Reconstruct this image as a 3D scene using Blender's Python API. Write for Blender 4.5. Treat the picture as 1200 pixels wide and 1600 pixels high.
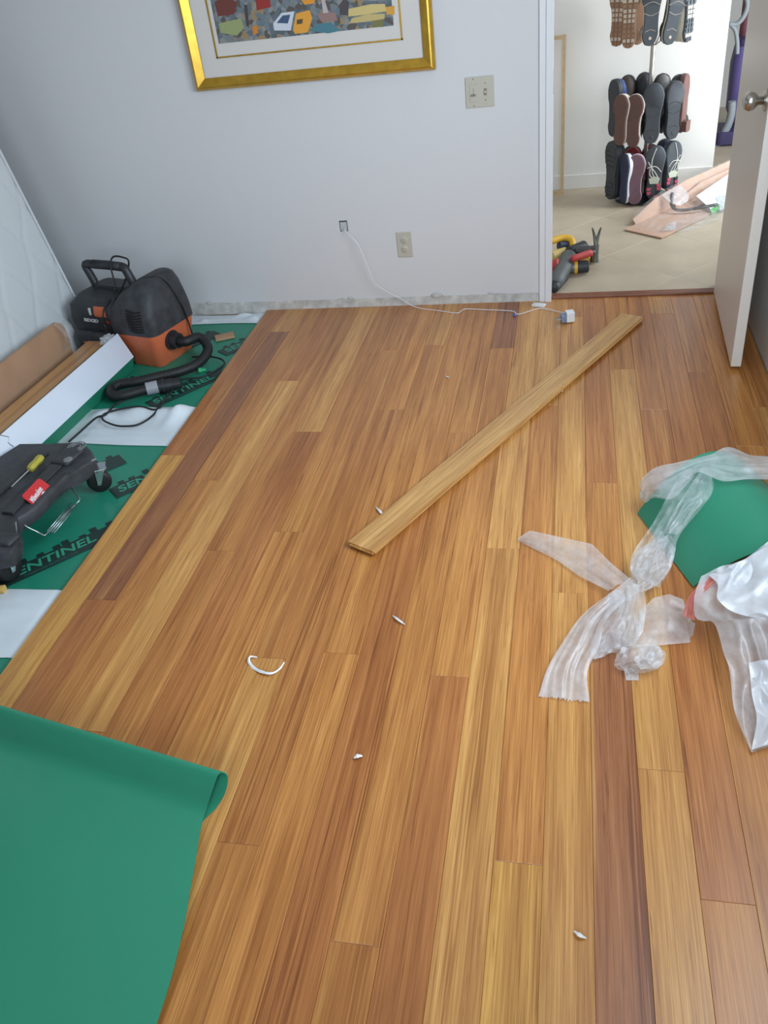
import bpy, bmesh, math, random
from mathutils import Vector, Matrix, noise
for o in list(bpy.data.objects): bpy.data.objects.remove(o, do_unlink=True)
SC = bpy.context.scene
COL = SC.collection
PI = math.pi
# ---------------------------------------------------------------- camera
FPX, PITCH, ROLL, YAW, CAMH = 1306.34, 0.616483, -0.132568, -0.259586, 1.52467
f = Vector((math.sin(YAW)*math.cos(PITCH), math.cos(YAW)*math.cos(PITCH), -math.sin(PITCH)))
r0 = Vector((math.cos(YAW), -math.sin(YAW), 0)); u0 = r0.cross(f)
CR = math.cos(ROLL)*r0 + math.sin(ROLL)*u0; CU = -math.sin(ROLL)*r0 + math.cos(ROLL)*u0; CF = f
cam = bpy.data.cameras.new('camera'); cam_o = bpy.data.objects.new('camera', cam); COL.objects.link(cam_o)
cam.sensor_fit = 'VERTICAL'; cam.sensor_height = 36; cam.lens = FPX*36/1600; cam.clip_start = .05
cam_o.matrix_world = Matrix(((CR.x, CU.x, -CF.x, 0), (CR.y, CU.y, -CF.y, 0), (CR.z, CU.z, -CF.z, CAMH), (0, 0, 0, 1)))
SC.camera = cam_o
# ---------------------------------------------------------------- world, lights, exposure
SC.view_settings.view_transform = 'Standard'; SC.view_settings.look = 'None'
SC.view_settings.gamma = 1; SC.view_settings.use_curve_mapping = False
SC.view_settings.exposure = 0.05
SC.cycles.max_bounces = 7; SC.cycles.diffuse_bounces = 4; SC.cycles.glossy_bounces = 3; SC.cycles.transparent_max_bounces = 14
SC.cycles.caustics_reflective = False; SC.cycles.caustics_refractive = False
w = bpy.data.worlds.new('sky'); SC.world = w; w.use_nodes = True
w.node_tree.nodes['Background'].inputs[0].default_value = (.62, .78, 1, 1)
w.node_tree.nodes['Background'].inputs[1].default_value = 1.0
def area(name, loc, direction, sx, sy, power, col, spread=180):
    l = bpy.data.lights.new(name, 'AREA'); l.shape = 'RECTANGLE'; l.size = sx; l.size_y = sy
    l.energy = power; l.color = col; l.spread = math.radians(spread)
    o = bpy.data.objects.new(name, l); COL.objects.link(o); o.location = loc
    o.rotation_euler = Vector(direction).to_track_quat('-Z', 'Y').to_euler(); return o
# daylight entering by the window behind the camera, and by the hall's own window; plus an unseen overhead hall fill
area('window_daylight', (.775, 1.60, 1.45), (-.88, .46, -.40), 1.5, 1.15, 49, (.74, .88, 1), 160)
area('rear_window_daylight', (-.35, -1.06, 1.40), (.12, 1, -.26), 1.5, 1.1, 19, (.80, .91, 1), 140)
area('hall_daylight', (1.75, 4.95, 1.0), (-1, .35, -.25), .9, 1.6, 41, (.88, .95, 1), 160)
area('hall_ceiling_fill', (-1.0, 4.6, 2.3), (.1, 0, -1), 1.0, 1.0, 2.5, (1, .96, .9))  # weak unseen fill under the closed hall ceiling, no opening there

# ---------------------------------------------------------------- pixel -> place helpers
def ray(u, v): return CF + CR*((u-600)/FPX) - CU*((v-800)/FPX)
CAM = Vector((0, 0, CAMH))
def fz(u, v, z=0.0):
    d = ray(u, v); return CAM + d*((z-CAMH)/d.z)
def fy(u, v, Y):
    d = ray(u, v); return CAM + d*(Y/d.y)
def fx(u, v, X):
    d = ray(u, v); return CAM + d*(X/d.x)
# ---------------------------------------------------------------- materials
def lin(c): return tuple(((x/255)/12.92 if x/255 <= .04045 else ((x/255+.055)/1.055)**2.4) for x in c)
MATS = {}
def mat(name, col, rough=.5, metal=0, bump=0, bscale=60, vary=0, vscale=8, spec=.5, coat=0):
    if name in MATS: return MATS[name]
    m = bpy.data.materials.new(name); MATS[name] = m; m.use_nodes = True
    nt = m.node_tree; b = nt.nodes['Principled BSDF']; c = lin(col)
    b.inputs['Base Color'].default_value = (*c, 1); b.inputs['Roughness'].default_value = rough
    b.inputs['Metallic'].default_value = metal; b.inputs['Specular IOR Level'].default_value = spec
    b.inputs['Coat Weight'].default_value = coat
    tc = nt.nodes.new('ShaderNodeTexCoord')
    if vary:
        n = nt.nodes.new('ShaderNodeTexNoise'); n.inputs['Scale'].default_value = vscale; n.inputs['Detail'].default_value = 5
        nt.links.new(tc.outputs['Object'], n.inputs['Vector'])
        rp = nt.nodes.new('ShaderNodeValToRGB'); nt.links.new(n.outputs['Fac'], rp.inputs[0])
        rp.color_ramp.elements[0].position = .3; rp.color_ramp.elements[1].position = .7
        rp.color_ramp.elements[0].color = (*[x*(1-vary) for x in c], 1); rp.color_ramp.elements[1].color = (*[min(1, x*(1+vary)) for x in c], 1)
        nt.links.new(rp.outputs[0], b.inputs['Base Color'])
    if bump:
        n = nt.nodes.new('ShaderNodeTexNoise'); n.inputs['Scale'].default_value = bscale; n.inputs['Detail'].default_value = 4
        nt.links.new(tc.outputs['Object'], n.inputs['Vector'])
        bp = nt.nodes.new('ShaderNodeBump'); bp.inputs['Strength'].default_value = bump; bp.inputs['Distance'].default_value = .004
        nt.links.new(n.outputs['Fac'], bp.inputs['Height']); nt.links.new(bp.outputs[0], b.inputs['Normal'])
    return m
def wood_mat(name, rough=.33, dark=.5, use_obj=True, col=(190, 140, 85), axis='Y', coat=.25):
    m = bpy.data.materials.new(name); MATS[name] = m; m.use_nodes = True
    nt = m.node_tree; L = nt.links.new; b = nt.nodes['Principled BSDF']
    N = lambda t: nt.nodes.new(t)
    tc = N('ShaderNodeTexCoord'); oi = N('ShaderNodeObjectInfo')
    cmb = N('ShaderNodeCombineXYZ'); mu = N('ShaderNodeMath'); mu.operation = 'MULTIPLY'; mu.inputs[1].default_value = 37.0
    L(oi.outputs['Random'], mu.inputs[0]); L(mu.outputs[0], cmb.inputs[0]); L(mu.outputs[0], cmb.inputs[1])
    ad = N('ShaderNodeVectorMath'); ad.operation = 'ADD'; L(tc.outputs['Object'], ad.inputs[0]); L(cmb.outputs[0], ad.inputs[1])
    def streak(sx, sy, detail, rough_, dist):
        mp = N('ShaderNodeMapping')
        s = (sx, sy, sx) if axis == 'Y' else (sy, sx, sx)
        mp.inputs['Scale'].default_value = s; L(ad.outputs[0], mp.inputs[0])
        n = N('ShaderNodeTexNoise'); n.inputs['Scale'].default_value = 1; n.inputs['Detail'].default_value = detail
        n.inputs['Roughness'].default_value = rough_; n.inputs['Distortion'].default_value = dist; L(mp.outputs[0], n.inputs['Vector']); return n
    base = N('ShaderNodeRGB'); base.outputs[0].default_value = (*lin(col), 1)
    src = oi.outputs['Color'] if use_obj else base.outputs[0]
    def rampf(n, p0, p1, a, c):
        r = N('ShaderNodeMapRange'); r.inputs['From Min'].default_value = p0; r.inputs['From Max'].default_value = p1
        r.inputs['To Min'].default_value = a; r.inputs['To Max'].default_value = c; L(n.outputs['Fac'], r.inputs['Value']); return r
    broad = rampf(streak(30, 1.0, 3, .6, .3), .34, .66, .74, 1.22)
    fine = rampf(streak(330, 4.5, 3, .7, .1), .3, .7, .66, 1.30)
    dk = rampf(streak(120, 3.2, 4, .68, .6), .57, .70, 1.0, dark)
    pale = rampf(streak(60, .9, 3, .5, .3), .60, .74, 0.0, .5)
    # planks differ: some are strongly streaked, others nearly plain
    grp = rampf(streak(34, .5, 2, .5, .8), .47, .62, 0.0, 1.25)
    rs = N('ShaderNodeMath'); rs.operation = 'MULTIPLY'; rs.inputs[1].default_value = 7.13; L(oi.outputs['Random'], rs.inputs[0])
    rf = N('ShaderNodeMath'); rf.operation = 'FRACT'; L(rs.outputs[0], rf.inputs[0])
    gm = N('ShaderNodeMath'); gm.operation = 'MULTIPLY'; L(grp.outputs[0], gm.inputs[0]); L(rf.outputs[0], gm.inputs[1])
    hair = rampf(streak(190, 1.7, 3, .65, .3), .42, .60, 1.08, .50)
    gd = N('ShaderNodeMix'); L(gm.outputs[0], gd.inputs['Factor']); gd.inputs[2].default_value = 1.0; L(hair.outputs[0], gd.inputs[3])
    m1 = N('ShaderNodeMath'); m1.operation = 'MULTIPLY'; L(broad.outputs[0], m1.inputs[0]); L(fine.outputs[0], m1.inputs[1])
    m3 = N('ShaderNodeMath'); m3.operation = 'MULTIPLY'; L(m1.outputs[0], m3.inputs[0]); L(gd.outputs[0], m3.inputs[1])
    m2 = N('ShaderNodeMath'); m2.operation = 'MULTIPLY'; L(m3.outputs[0], m2.inputs[0]); L(dk.outputs[0], m2.inputs[1])
    vm = N('ShaderNodeMixRGB'); vm.blend_type = 'MIX'; L(pale.outputs[0], vm.inputs[0]); L(src, vm.inputs[1]); vm.inputs[2].default_value = (*lin((202, 154, 80)), 1)
    # darker streaks also turn redder: power-like per-channel multiply
    sep = N('ShaderNodeSeparateColor'); L(vm.outputs[0], sep.inputs[0]); cc = N('ShaderNodeCombineColor')
    for i, e in enumerate((.75, 1.05, 1.35)):
        pw = N('ShaderNodeMath'); pw.operation = 'POWER'; L(m2.outputs[0], pw.inputs[0]); pw.inputs[1].default_value = e
        mm = N('ShaderNodeMath'); mm.operation = 'MULTIPLY'; L(sep.outputs[i], mm.inputs[0]); L(pw.outputs[0], mm.inputs[1]); L(mm.outputs[0], cc.inputs[i])
    L(cc.outputs[0], b.inputs['Base Color'])
    b.inputs['Roughness'].default_value = rough; b.inputs['Coat Weight'].default_value = coat; b.inputs['Coat Roughness'].default_value = .22
    bp = N('ShaderNodeBump'); bp.inputs['Strength'].default_value = .10; bp.inputs['Distance'].default_value = .001
    L(m2.outputs[0], bp.inputs['Height']); L(bp.outputs[0], b.inputs['Normal'])
    return m
def film_mat(name, fac=.5, col=(238, 241, 245), rough=.33):
    m = bpy.data.materials.new(name); MATS[name] = m; m.use_nodes = True
    nt = m.node_tree; L = nt.links.new; N = nt.nodes.new
    for n in list(nt.nodes):
        if n.type == 'BSDF_PRINCIPLED': nt.nodes.remove(n)
    out = [n for n in nt.nodes if n.type == 'OUTPUT_MATERIAL'][0]
    c = (*lin(col), 1)
    tr = N('ShaderNodeBsdfTransparent'); tr.inputs[0].default_value = (.96, .97, .98, 1)
    df = N('ShaderNodeBsdfDiffuse'); df.inputs[0].default_value = c
    tl = N('ShaderNodeBsdfTranslucent'); tl.inputs[0].default_value = c
    gl = N('ShaderNodeBsdfGlossy'); gl.inputs[0].default_value = (1, 1, 1, 1); gl.inputs['Roughness'].default_value = rough
    a = N('ShaderNodeMixShader'); a.inputs[0].default_value = .38; L(df.outputs[0], a.inputs[1]); L(tl.outputs[0], a.inputs[2])
    b = N('ShaderNodeMixShader'); b.inputs[0].default_value = .09; L(a.outputs[0], b.inputs[1]); L(gl.outputs[0], b.inputs[2])
    tc = N('ShaderNodeTexCoord'); n = N('ShaderNodeTexNoise'); n.inputs['Scale'].default_value = 28; n.inputs['Detail'].default_value = 4
    L(tc.outputs['Object'], n.inputs['Vector'])
    mr = N('ShaderNodeMapRange'); mr.inputs['From Min'].default_value = .3; mr.inputs['From Max'].default_value = .7
    mr.inputs['To Min'].default_value = max(0, fac-.12); mr.inputs['To Max'].default_value = min(1, fac+.12); L(n.outputs['Fac'], mr.inputs['Value'])
    mx = N('ShaderNodeMixShader'); L(mr.outputs[0], mx.inputs[0]); L(tr.outputs[0], mx.inputs[1]); L(b.outputs[0], mx.inputs[2])
    L(mx.outputs[0], out.inputs[0])
    return m
M_plank = wood_mat('strand_bamboo')
M_wall = mat('wall_paint', (214, 214, 216), .6, bump=.12, bscale=220)
M_rwall = mat('wall_paint_right', (226, 224, 220), .6, bump=.12, bscale=220)
M_hallwall = mat('hall_paint', (226, 224, 219), .6, bump=.08, bscale=200)
M_white = mat('white_gloss_paint', (226, 227, 230), .35)
M_door = mat('door_paint', (228, 223, 216), .38)
M_ceil = mat('ceiling_white', (230, 230, 228), .8)
M_raw = mat('raw_plaster', (196, 194, 190), .85, bump=.3, bscale=90, vary=.22, vscale=24)
M_sub = mat('subfloor', (120, 100, 75), .8, vary=.2)
M_under = mat('green_underlayment', (34, 132, 106), .40, bump=.05, bscale=30, vary=.05)
M_print = mat('underlayment_black_print', (30, 52, 48), .45)
M_printg = mat('underlayment_green_print', (52, 150, 122), .45)
M_wfilm = mat('white_overlap_film', (214, 222, 228), .35, bump=.15, bscale=14, vary=.04)
M_black = mat('black_plastic', (40, 42, 46), .45, vary=.35, vscale=14, bump=.05)
M_blackd = mat('dusty_black_plastic', (52, 54, 58), .6, vary=.4, vscale=22, bump=.08)
M_rub = mat('black_rubber', (26, 26, 28), .55)
M_orange = mat('orange_plastic', (208, 108, 70), .55, vary=.14, vscale=10)
M_steel = mat('brushed_nickel', (190, 186, 178), .28, 1)
M_zinc = mat('zinc_steel', (190, 195, 200), .3, 1)
M_gold = mat('gold_leaf', (202, 160, 62), .36, .75, vary=.12, vscale=30)
M_golds = mat('gold_side', (168, 110, 50), .42, .6)
M_mat = mat('picture_mat', (214, 210, 206), .8)
M_ivory = mat('ivory_plate', (190, 186, 172), .4)
M_ivoryd = mat('ivory_recess', (132, 126, 112), .5)
M_card = mat('cardboard', (176, 138, 108), .8, bump=.1, bscale=120, vary=.08)
M_cardw = mat('white_printed_card', (214, 220, 232), .45, vary=.02)
M_cardg = mat('green_printed_card', (32, 120, 92), .5)
M_film = film_mat('clear_film', .46)
M_film3 = film_mat('hall_wrap', .13); M_film2 = film_mat('thin_clear_film', .24)
M_bag = film_mat('white_bag_film', .54, (238, 240, 244))
M_bagd = film_mat('white_bag_folded', .92, (236, 240, 246))
M_pink = film_mat('pink_drawstring', .85, (240, 140, 128))
M_tile = mat('travertine_tile', (186, 172, 150), .42, bump=.08, bscale=25, vary=.10, vscale=5)
M_grout = mat('grout', (206, 196, 176), .8)
M_thresh = mat('threshold_wood', (124, 72, 48), .4, vary=.2, vscale=20)
M_mattr = mat('mattress_ticking', (206, 210, 212), .85, bump=.12, bscale=300)

# ---------------------------------------------------------------- object helpers
def tag(o, label=None, cat=None, group=None, kind=None):
    if label: o['label'] = label
    if cat: o['category'] = cat
    if group: o['group'] = group
    if kind: o['kind'] = kind
    return o
ROOTM = {}
def thing(name, label, cat, loc, rotz=0, group=None):
    o = bpy.data.objects.new(name, None); COL.objects.link(o); o.empty_display_size = .05
    o.location = loc; o.rotation_euler = (0, 0, rotz)
    ROOTM[o] = Matrix.Translation(Vector(loc)) @ Matrix.Rotation(rotz, 4, 'Z')
    return tag(o, label, cat, group)
def obj(name, bm, m, parent=None, smooth=False, local=False, bevel=0, solid=0, sub=0, auto=None):
    """link bm as ONE mesh object; coordinates are world unless local=True (then in the parent's frame)"""
    bmesh.ops.remove_doubles(bm, verts=bm.verts, dist=1e-6)
    bmesh.ops.recalc_face_normals(bm, faces=bm.faces)
    vs = [v.co for v in bm.verts]
    c = Vector([(min(v[i] for v in vs)+max(v[i] for v in vs))/2 for i in range(3)])
    bmesh.ops.translate(bm, verts=bm.verts, vec=-c)
    me = bpy.data.meshes.new(name); bm.to_mesh(me); bm.free()
    o = bpy.data.objects.new(name, me); COL.objects.link(o); o.location = c
    if m is not None: me.materials.append(m)
    if smooth:
        for p in me.polygons: p.use_smooth = True
        if auto: me.set_sharp_from_angle(angle=math.radians(auto))
    if parent is not None:
        o.parent = parent
        pm = ROOTM.get(parent)
        if pm is None: pm = Matrix.Translation(parent.location)
        if not local: o.matrix_parent_inverse = pm.inverted()
        ROOTM[o] = (pm if local else Matrix.Identity(4)) @ Matrix.Translation(c)
    else: ROOTM[o] = Matrix.Translation(c)
    if bevel:
        b = o.modifiers.new('b', 'BEVEL'); b.width = bevel; b.segments = 2; b.limit_method = 'ANGLE'; b.angle_limit = math.radians(40)
    if solid:
        s = o.modifiers.new('s', 'SOLIDIFY'); s.thickness = solid; s.offset = 0
    if solid:
        s = o.modifiers.new('e', 'EDGE_SPLIT'); s.split_angle = math.radians(40)
    if sub:
        s = o.modifiers.new('u', 'SUBSURF'); s.levels = sub; s.render_levels = sub
    return o
def struct(name, bm, m, **k): return tag(obj(name, bm, m, **k), kind='structure')
def B(): return bmesh.new()
def box(bm, x0, x1, y0, y1, z0, z1, M=None):
    vs = [bm.verts.new((x, y, z)) for z in (z0, z1) for y in (y0, y1) for x in (x0, x1)]
    for q in ((0, 2, 3, 1), (4, 5, 7, 6), (0, 1, 5, 4), (2, 6, 7, 3), (0, 4, 6, 2), (1, 3, 7, 5)): bm.faces.new([vs[i] for i in q])
    if M is not None: bmesh.ops.transform(bm, matrix=M, verts=vs)
    return bm
def prism(bm, poly, z0, z1, M=None):
    a = [bm.verts.new((p[0], p[1], z0)) for p in poly]; b = [bm.verts.new((p[0], p[1], z1)) for p in poly]; n = len(poly)
    bm.faces.new(a[::-1]); bm.faces.new(b)
    for i in range(n): bm.faces.new((a[i], a[(i+1) % n], b[(i+1) % n], b[i]))
    if M is not None: bmesh.ops.transform(bm, matrix=M, verts=a+b)
    return bm
def catmull(pts, n):
    P = [Vector(p) for p in pts]; P = [2*P[0]-P[1]] + P + [2*P[-1]-P[-2]]; out = []
    S = len(P)-3
    for i in range(n):
        t = i/(n-1)*S; k = min(int(t), S-1); t -= k
        a, b, c, d = P[k:k+4]
        out.append(.5*((2*b)+(c-a)*t+(2*a-5*b+4*c-d)*t*t+(3*b-a-3*c+d)*t**3))
    return out
def tube(bm, path, rad, n=10, cap=True, ribs=0):
    rings = []; up = None; L = len(path)
    for i, p in enumerate(path):
        t = (Vector(path[min(i+1, L-1)])-Vector(path[max(i-1, 0)])).normalized()
        if up is None: up = t.orthogonal().normalized()
        up = (up-t*up.dot(t)).normalized(); sd = t.cross(up)
        R = rad(i/(L-1)) if callable(rad) else rad
        if ribs and i % 2: R *= ribs
        rings.append([bm.verts.new(Vector(p)+R*(math.cos(2*PI*k/n)*up+math.sin(2*PI*k/n)*sd)) for k in range(n)])
    for a, b in zip(rings, rings[1:]):
        for k in range(n): bm.faces.new((a[k], a[(k+1) % n], b[(k+1) % n], b[k]))
    if cap: bm.faces.new(rings[0][::-1]); bm.faces.new(rings[-1])
    return bm
def cyl(bm, a, b, r, n=16, r2=None): return tube(bm, [Vector(a), Vector(b)], (lambda t: r+(r2-r)*t) if r2 is not None else r, n)
def lathe(bm, prof, M, n=24):
    rings = []
    for r_, z in prof: rings.append([bm.verts.new(M @ Vector((r_*math.cos(2*PI*k/n), r_*math.sin(2*PI*k/n), z))) for k in range(n)])
    for a, b in zip(rings, rings[1:]):
        for k in range(n): bm.faces.new((a[k], a[(k+1) % n], b[(k+1) % n], b[k]))
    bm.faces.new(rings[0][::-1]); bm.faces.new(rings[-1]); return bm
def loft(bm, rings, cap=True):
    R = [[bm.verts.new(p) for p in r] for r in rings]; n = len(R[0])
    for a, b in zip(R, R[1:]):
        for k in range(n): bm.faces.new((a[k], a[(k+1) % n], b[(k+1) % n], b[k]))
    if cap: bm.faces.new(R[0][::-1]); bm.faces.new(R[-1])
    return bm
def gridm(bm, rows):
    R = [[bm.verts.new(p) for p in r] for r in rows]
    for a, b in zip(R, R[1:]):
        for k in range(len(a)-1): bm.faces.new((a[k], a[k+1], b[k+1], b[k]))
    return bm
def ico(bm, c, r, sub=3, sq=(1, 1, 1)):
    ret = bmesh.ops.create_icosphere(bm, subdivisions=sub, radius=1)
    for v in ret['verts']: v.co = Vector((v.co.x*r*sq[0], v.co.y*r*sq[1], v.co.z*r*sq[2]))+Vector(c)
    return ret['verts']
def text_bm(s, size, M, depth=.0006, shear=0, xs=1):
    cu = bpy.data.curves.new('t', 'FONT'); cu.body = s; cu.size = size; cu.extrude = depth; cu.shear = shear; cu.offset = size*.018
    t = bpy.data.objects.new('t', cu); COL.objects.link(t)
    dg = bpy.context.evaluated_depsgraph_get(); me = bpy.data.meshes.new_from_object(t.evaluated_get(dg))
    bm = B(); bm.from_mesh(me); bpy.data.objects.remove(t); bpy.data.meshes.remove(me); bpy.data.curves.remove(cu)
    bmesh.ops.transform(bm, matrix=M @ Matrix.Diagonal((xs, 1, 1, 1)), verts=bm.verts); return bm
def frame_m(o, x, y):
    x = Vector(x).normalized(); y = Vector(y); y = (y-x*y.dot(x)).normalized(); z = x.cross(y)
    return Matrix(((x.x, y.x, z.x, o[0]), (x.y, y.y, z.y, o[1]), (x.z, y.z, z.z, o[2]), (0, 0, 0, 1)))

# ================================================================ THE ROOM
YW, XL, XR, YF, ZC = 3.758, -2.80, .732, -1.10, 2.44
fl = struct('floor', box(B(), XL, XR, YF, YW, -.06, -.017), M_sub)
# --- planks of the floor: columns k..k+1, end joints read off the photograph
PWD, PX0 = .09525, .0698
joints_px = [(272, 711), (160, 937), (445, 518), (456, 595), (685, 539), (785, 544), (460, 831), (520, 1020), (702, 1057), (371, 1318), (808, 1348), (1028, 1203),
             (942, 755), (785, 857), (888, 926), (965, 577), (1035, 490), (1093, 582), (1186, 697), (420, 1028), (308, 750), (957, 990)]
JO = {}
for p in joints_px:
    q = fz(*p); JO.setdefault(math.floor((q.x-PX0)/PWD), []).append(q.y)
T_L, T_M, T_D, T_R, T_Y = (196, 140, 76), (186, 124, 63), (152, 96, 58), (174, 110, 57), (202, 147, 72)
# tones seen in the photograph: (column, y inside the piece) -> tone
tones_px = [((198, 800), T_Y), ((330, 620), T_R), ((60, 1000), T_Y), ((215, 830), T_D), ((90, 1040), T_R), ((180, 1010), T_M), ((690, 515), T_L), ((784, 510), T_D), ((770, 600), T_M),
            ((750, 1150), T_M), ((820, 1250), T_D), ((808, 1450), T_Y), ((880, 1450), T_L), ((960, 1300), T_D), ((1040, 1400), T_L), ((1035, 1130), T_R), ((1140, 1450), T_M),
            ((1090, 1130), T_R), ((560, 1300), T_M), ((520, 1350), T_L), ((450, 1500), T_R), ((620, 1500), T_R), ((690, 1450), T_L), ((780, 800), T_L), ((800, 1000), T_M),
            ((890, 800), T_L), ((888, 1000), T_L), ((940, 820), T_M), ((940, 680), T_M), ((990, 640), T_L), ((865, 490), T_L), ((900, 500), T_L), ((930, 500), T_R), ((1000, 530), T_R), ((1030, 560), T_R), ((1070, 530), T_R)]
TN = {}
for p, t in tones_px:
    q = fz(*p); TN.setdefault(math.floor((q.x-PX0)/PWD), []).append((q.y, t))
rnd = random.Random(11)
def plank_mesh(x0, x1, y0, y1, t=.014, bv=.0006):
    bm = B(); g = .00025
    x0 += g; x1 -= g; y0 += g; y1 -= g
    lo = [(x0, y0, -t), (x1, y0, -t), (x1, y1, -t), (x0, y1, -t)]
    mid = [(a, b, -bv) for a, b, _ in lo]
    top = [(x0+bv, y0+bv, 0), (x1-bv, y0+bv, 0), (x1-bv, y1-bv, 0), (x0+bv, y1-bv, 0)]
    return loft(bm, [lo, mid, top])
for k in range(-16, 7):
    x0 = PX0+k*PWD; x1 = min(x0+PWD, XR-.004)
    js = sorted(JO.get(k, []))
    ycuts = list(js)
    if not ycuts: ycuts = [rnd.uniform(.2, 2.9)]
    while ycuts[0]-1.83 > YF+.1: ycuts.insert(0, ycuts[0]-1.83)
    while ycuts[-1]+1.83 < YW-.1: ycuts.append(ycuts[-1]+1.83)
    out = []
    ycuts = [YF]+ycuts+[YW-.003 if k < -2 else YW+.012]
    for a, b in zip(ycuts, ycuts[1:]):
        o = obj('plank', plank_mesh(x0, x1, a, b), M_plank, fl)
        t = None
        for yy, tt in TN.get(k, []):
            if a < yy < b: t = tt
        if t is None: t = rnd.choice([T_M, T_M, T_M, T_R, T_L, (182, 120, 61), (180, 118, 61)])
        jit = rnd.uniform(.96, 1.04)
        o.color = (*[c*jit for c in lin(t)], 1)
# --- walls
OX0, OX1 = -.072, .655                # door opening
bm = B()
box(bm, XL, OX0-.02, YW, YW+.11, -.06, ZC); box(bm, OX0-.02, OX1+.02, YW, YW+.11, 2.06, ZC); box(bm, OX1+.02, XR+.1, YW, YW+.11, -.06, ZC)
wb = struct('wall_back', bm, M_wall)
random.seed(4)
bm = B(); n = 60
xs = [XL+(-.128-XL)*i/n for i in range(n+1)]
top = [(x, YW-.003, .046-.006*(i/n)+.0035*noise.noise(Vector((x*9, 0, 0)))+(.006 if i % 17 == 5 else 0)) for i, x in enumerate(xs)]
poly = [(x, z) for x, _, z in top]
lo = [bm.verts.new((x, YW-.004, -.016)) for x in xs]; hi = [bm.verts.new(p) for p in top]; hb = [bm.verts.new((p[0], YW+.001, p[2])) for p in top]
for i in range(n): bm.faces.new((lo[i], lo[i+1], hi[i+1], hi[i])); bm.faces.new((hi[i], hi[i+1], hb[i+1], hb[i]))
tag(obj('bare_plaster_strip', bm, M_raw, wb), 'bare grey plaster strip where the baseboard was removed')
for cx, w_ in ((-1.02, .018), (-.60, .030), (-.62, .012), (-1.75, .02), (-.35, .014)):
    bm = B(); vs = ico(bm, (cx, YW-.003, .045), w_, 2, (1, .12, .45)); obj('chipped_plaster', bm, M_raw, wb, smooth=True)
struct('wall_left', box(B(), XL-.1, XL, YF-.1, YW+.11, -.06, ZC), mat('wall_left_bounce_cut', (150, 150, 150), .6, bump=.12, bscale=220))  # out of view; grey darkened to cut bounce light into the far corner
WY0, WY1, WZ0, WZ1 = .80, 2.40, .85, 2.06
bm = B()
box(bm, XR, XR+.1, YF-.1, WY0, -.06, ZC); box(bm, XR, XR+.1, WY1, YW, -.06, ZC); box(bm, XR, XR+.1, WY0, WY1, -.06, WZ0); box(bm, XR, XR+.1, WY0, WY1, WZ1, ZC)
struct('wall_right', bm, M_rwall)
RX0, RX1 = -1.12, .42
bm = B(); box(bm, XL, RX0, YF-.1, YF, -.06, ZC); box(bm, RX1, XR, YF-.1, YF, -.06, ZC); box(bm, RX0, RX1, YF-.1, YF, -.06, WZ0); box(bm, RX0, RX1, YF-.1, YF, WZ1, ZC)
struct('wall_front', bm, M_wall)
bm = B()
for a, b, c, d in ((RX0, RX0+.04, WZ0, WZ1), (RX1-.04, RX1, WZ0, WZ1), (RX0, RX1, WZ0, WZ0+.04), (RX0, RX1, WZ1-.04, WZ1), (-.37, -.33, WZ0, WZ1)): box(bm, a, b, YF-.09, YF-.05, c, d)
struct('window_2', bm, M_white)
bm = B()
for a, b, c, d in ((WY0, WY0+.04, WZ0, WZ1), (WY1-.04, WY1, WZ0, WZ1), (WY0, WY1, WZ0, WZ0+.04), (WY0, WY1, WZ1-.04, WZ1), (1.58, 1.62, WZ0, WZ1)): box(bm, XR+.005, XR+.04, a, b, c, d)
struct('window_1', bm, M_white)
struct('ceiling', box(B(), XL-.1, 3.2, YF-.1, 8.2, ZC, ZC+.08), M_ceil)
# --- door casing and jamb
bm = B(); box(bm, -.126, -.100, YW-.012, YW+.002, -.002, 2.10); box(bm, -.100, OX0, YW-.018, YW+.002, -.002, 2.10)
struct('trim_1', bm, M_white, bevel=.002)
bm = B(); box(bm, OX0-.02, OX0, YW-.004, YW+.12, -.002, 2.06); box(bm, OX1, OX1+.02, YW, YW+.12, 0, 2.06); box(bm, OX0-.02, OX1+.02, YW, YW+.12, 2.04, 2.06)
jm = struct('trim_2', bm, M_white)
bm = B(); box(bm, OX0-.0005, OX0+.0025, YW+.028, YW+.055, .86, .95)
p = obj('strike_plate', bm, M_zinc, jm); tag(p, 'small metal strike plate')
struct('trim_3', box(B(), OX0, OX1, YW+.013, YW+.062, -.02, .010), M_thresh, bevel=.004)
# --- door leaf, swung open against the right wall
A_ = Vector((.632, YW-.006, .016)); F_ = Vector((.602, 3.020, .016)); dv = (F_-A_); W_ = dv.length; dv.normalize(); nv = Vector((-dv.y, dv.x, 0))
if nv.x < 0: nv = -nv
DM = frame_m(A_, dv, nv)                # x along leaf, y towards the right wall
zs = 1 if DM.col[2].z > 0 else -1
bm = B(); vs0 = box(bm, 0, W_, 0, .036, 0, 2.03*zs); bmesh.ops.transform(bm, matrix=DM, verts=bm.verts)
dr = struct('door_1', bm, M_door, bevel=.002)
kn = DM @ Vector((W_-.062, 0, .90*zs))
KM = frame_m(kn, DM.col[0].to_3d(), (0, 0, 1)); out = -nv
KM = Matrix.Translation(kn) @ out.to_track_quat('Z', 'Y').to_matrix().to_4x4()
knob = obj('door_knob', lathe(B(), [(.012, .004), (.012, .022), (.017, .026), (.025, .033), (.0290, .045), (.0285, .054), (.022, .064), (.009, .068)], KM, 32), M_steel, dr, smooth=True)
obj('rosette', lathe(B(), [(.033, 0), (.033, .003), (.028, .007), (.014, .009)], KM, 32), M_steel, dr, smooth=True, auto=40)
bm = B(); box(bm, W_-.0005, W_+.001, .006, .030, .87*zs, .93*zs); bmesh.ops.transform(bm, matrix=DM, verts=bm.verts); obj('latch_plate', bm, M_steel, dr)
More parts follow.
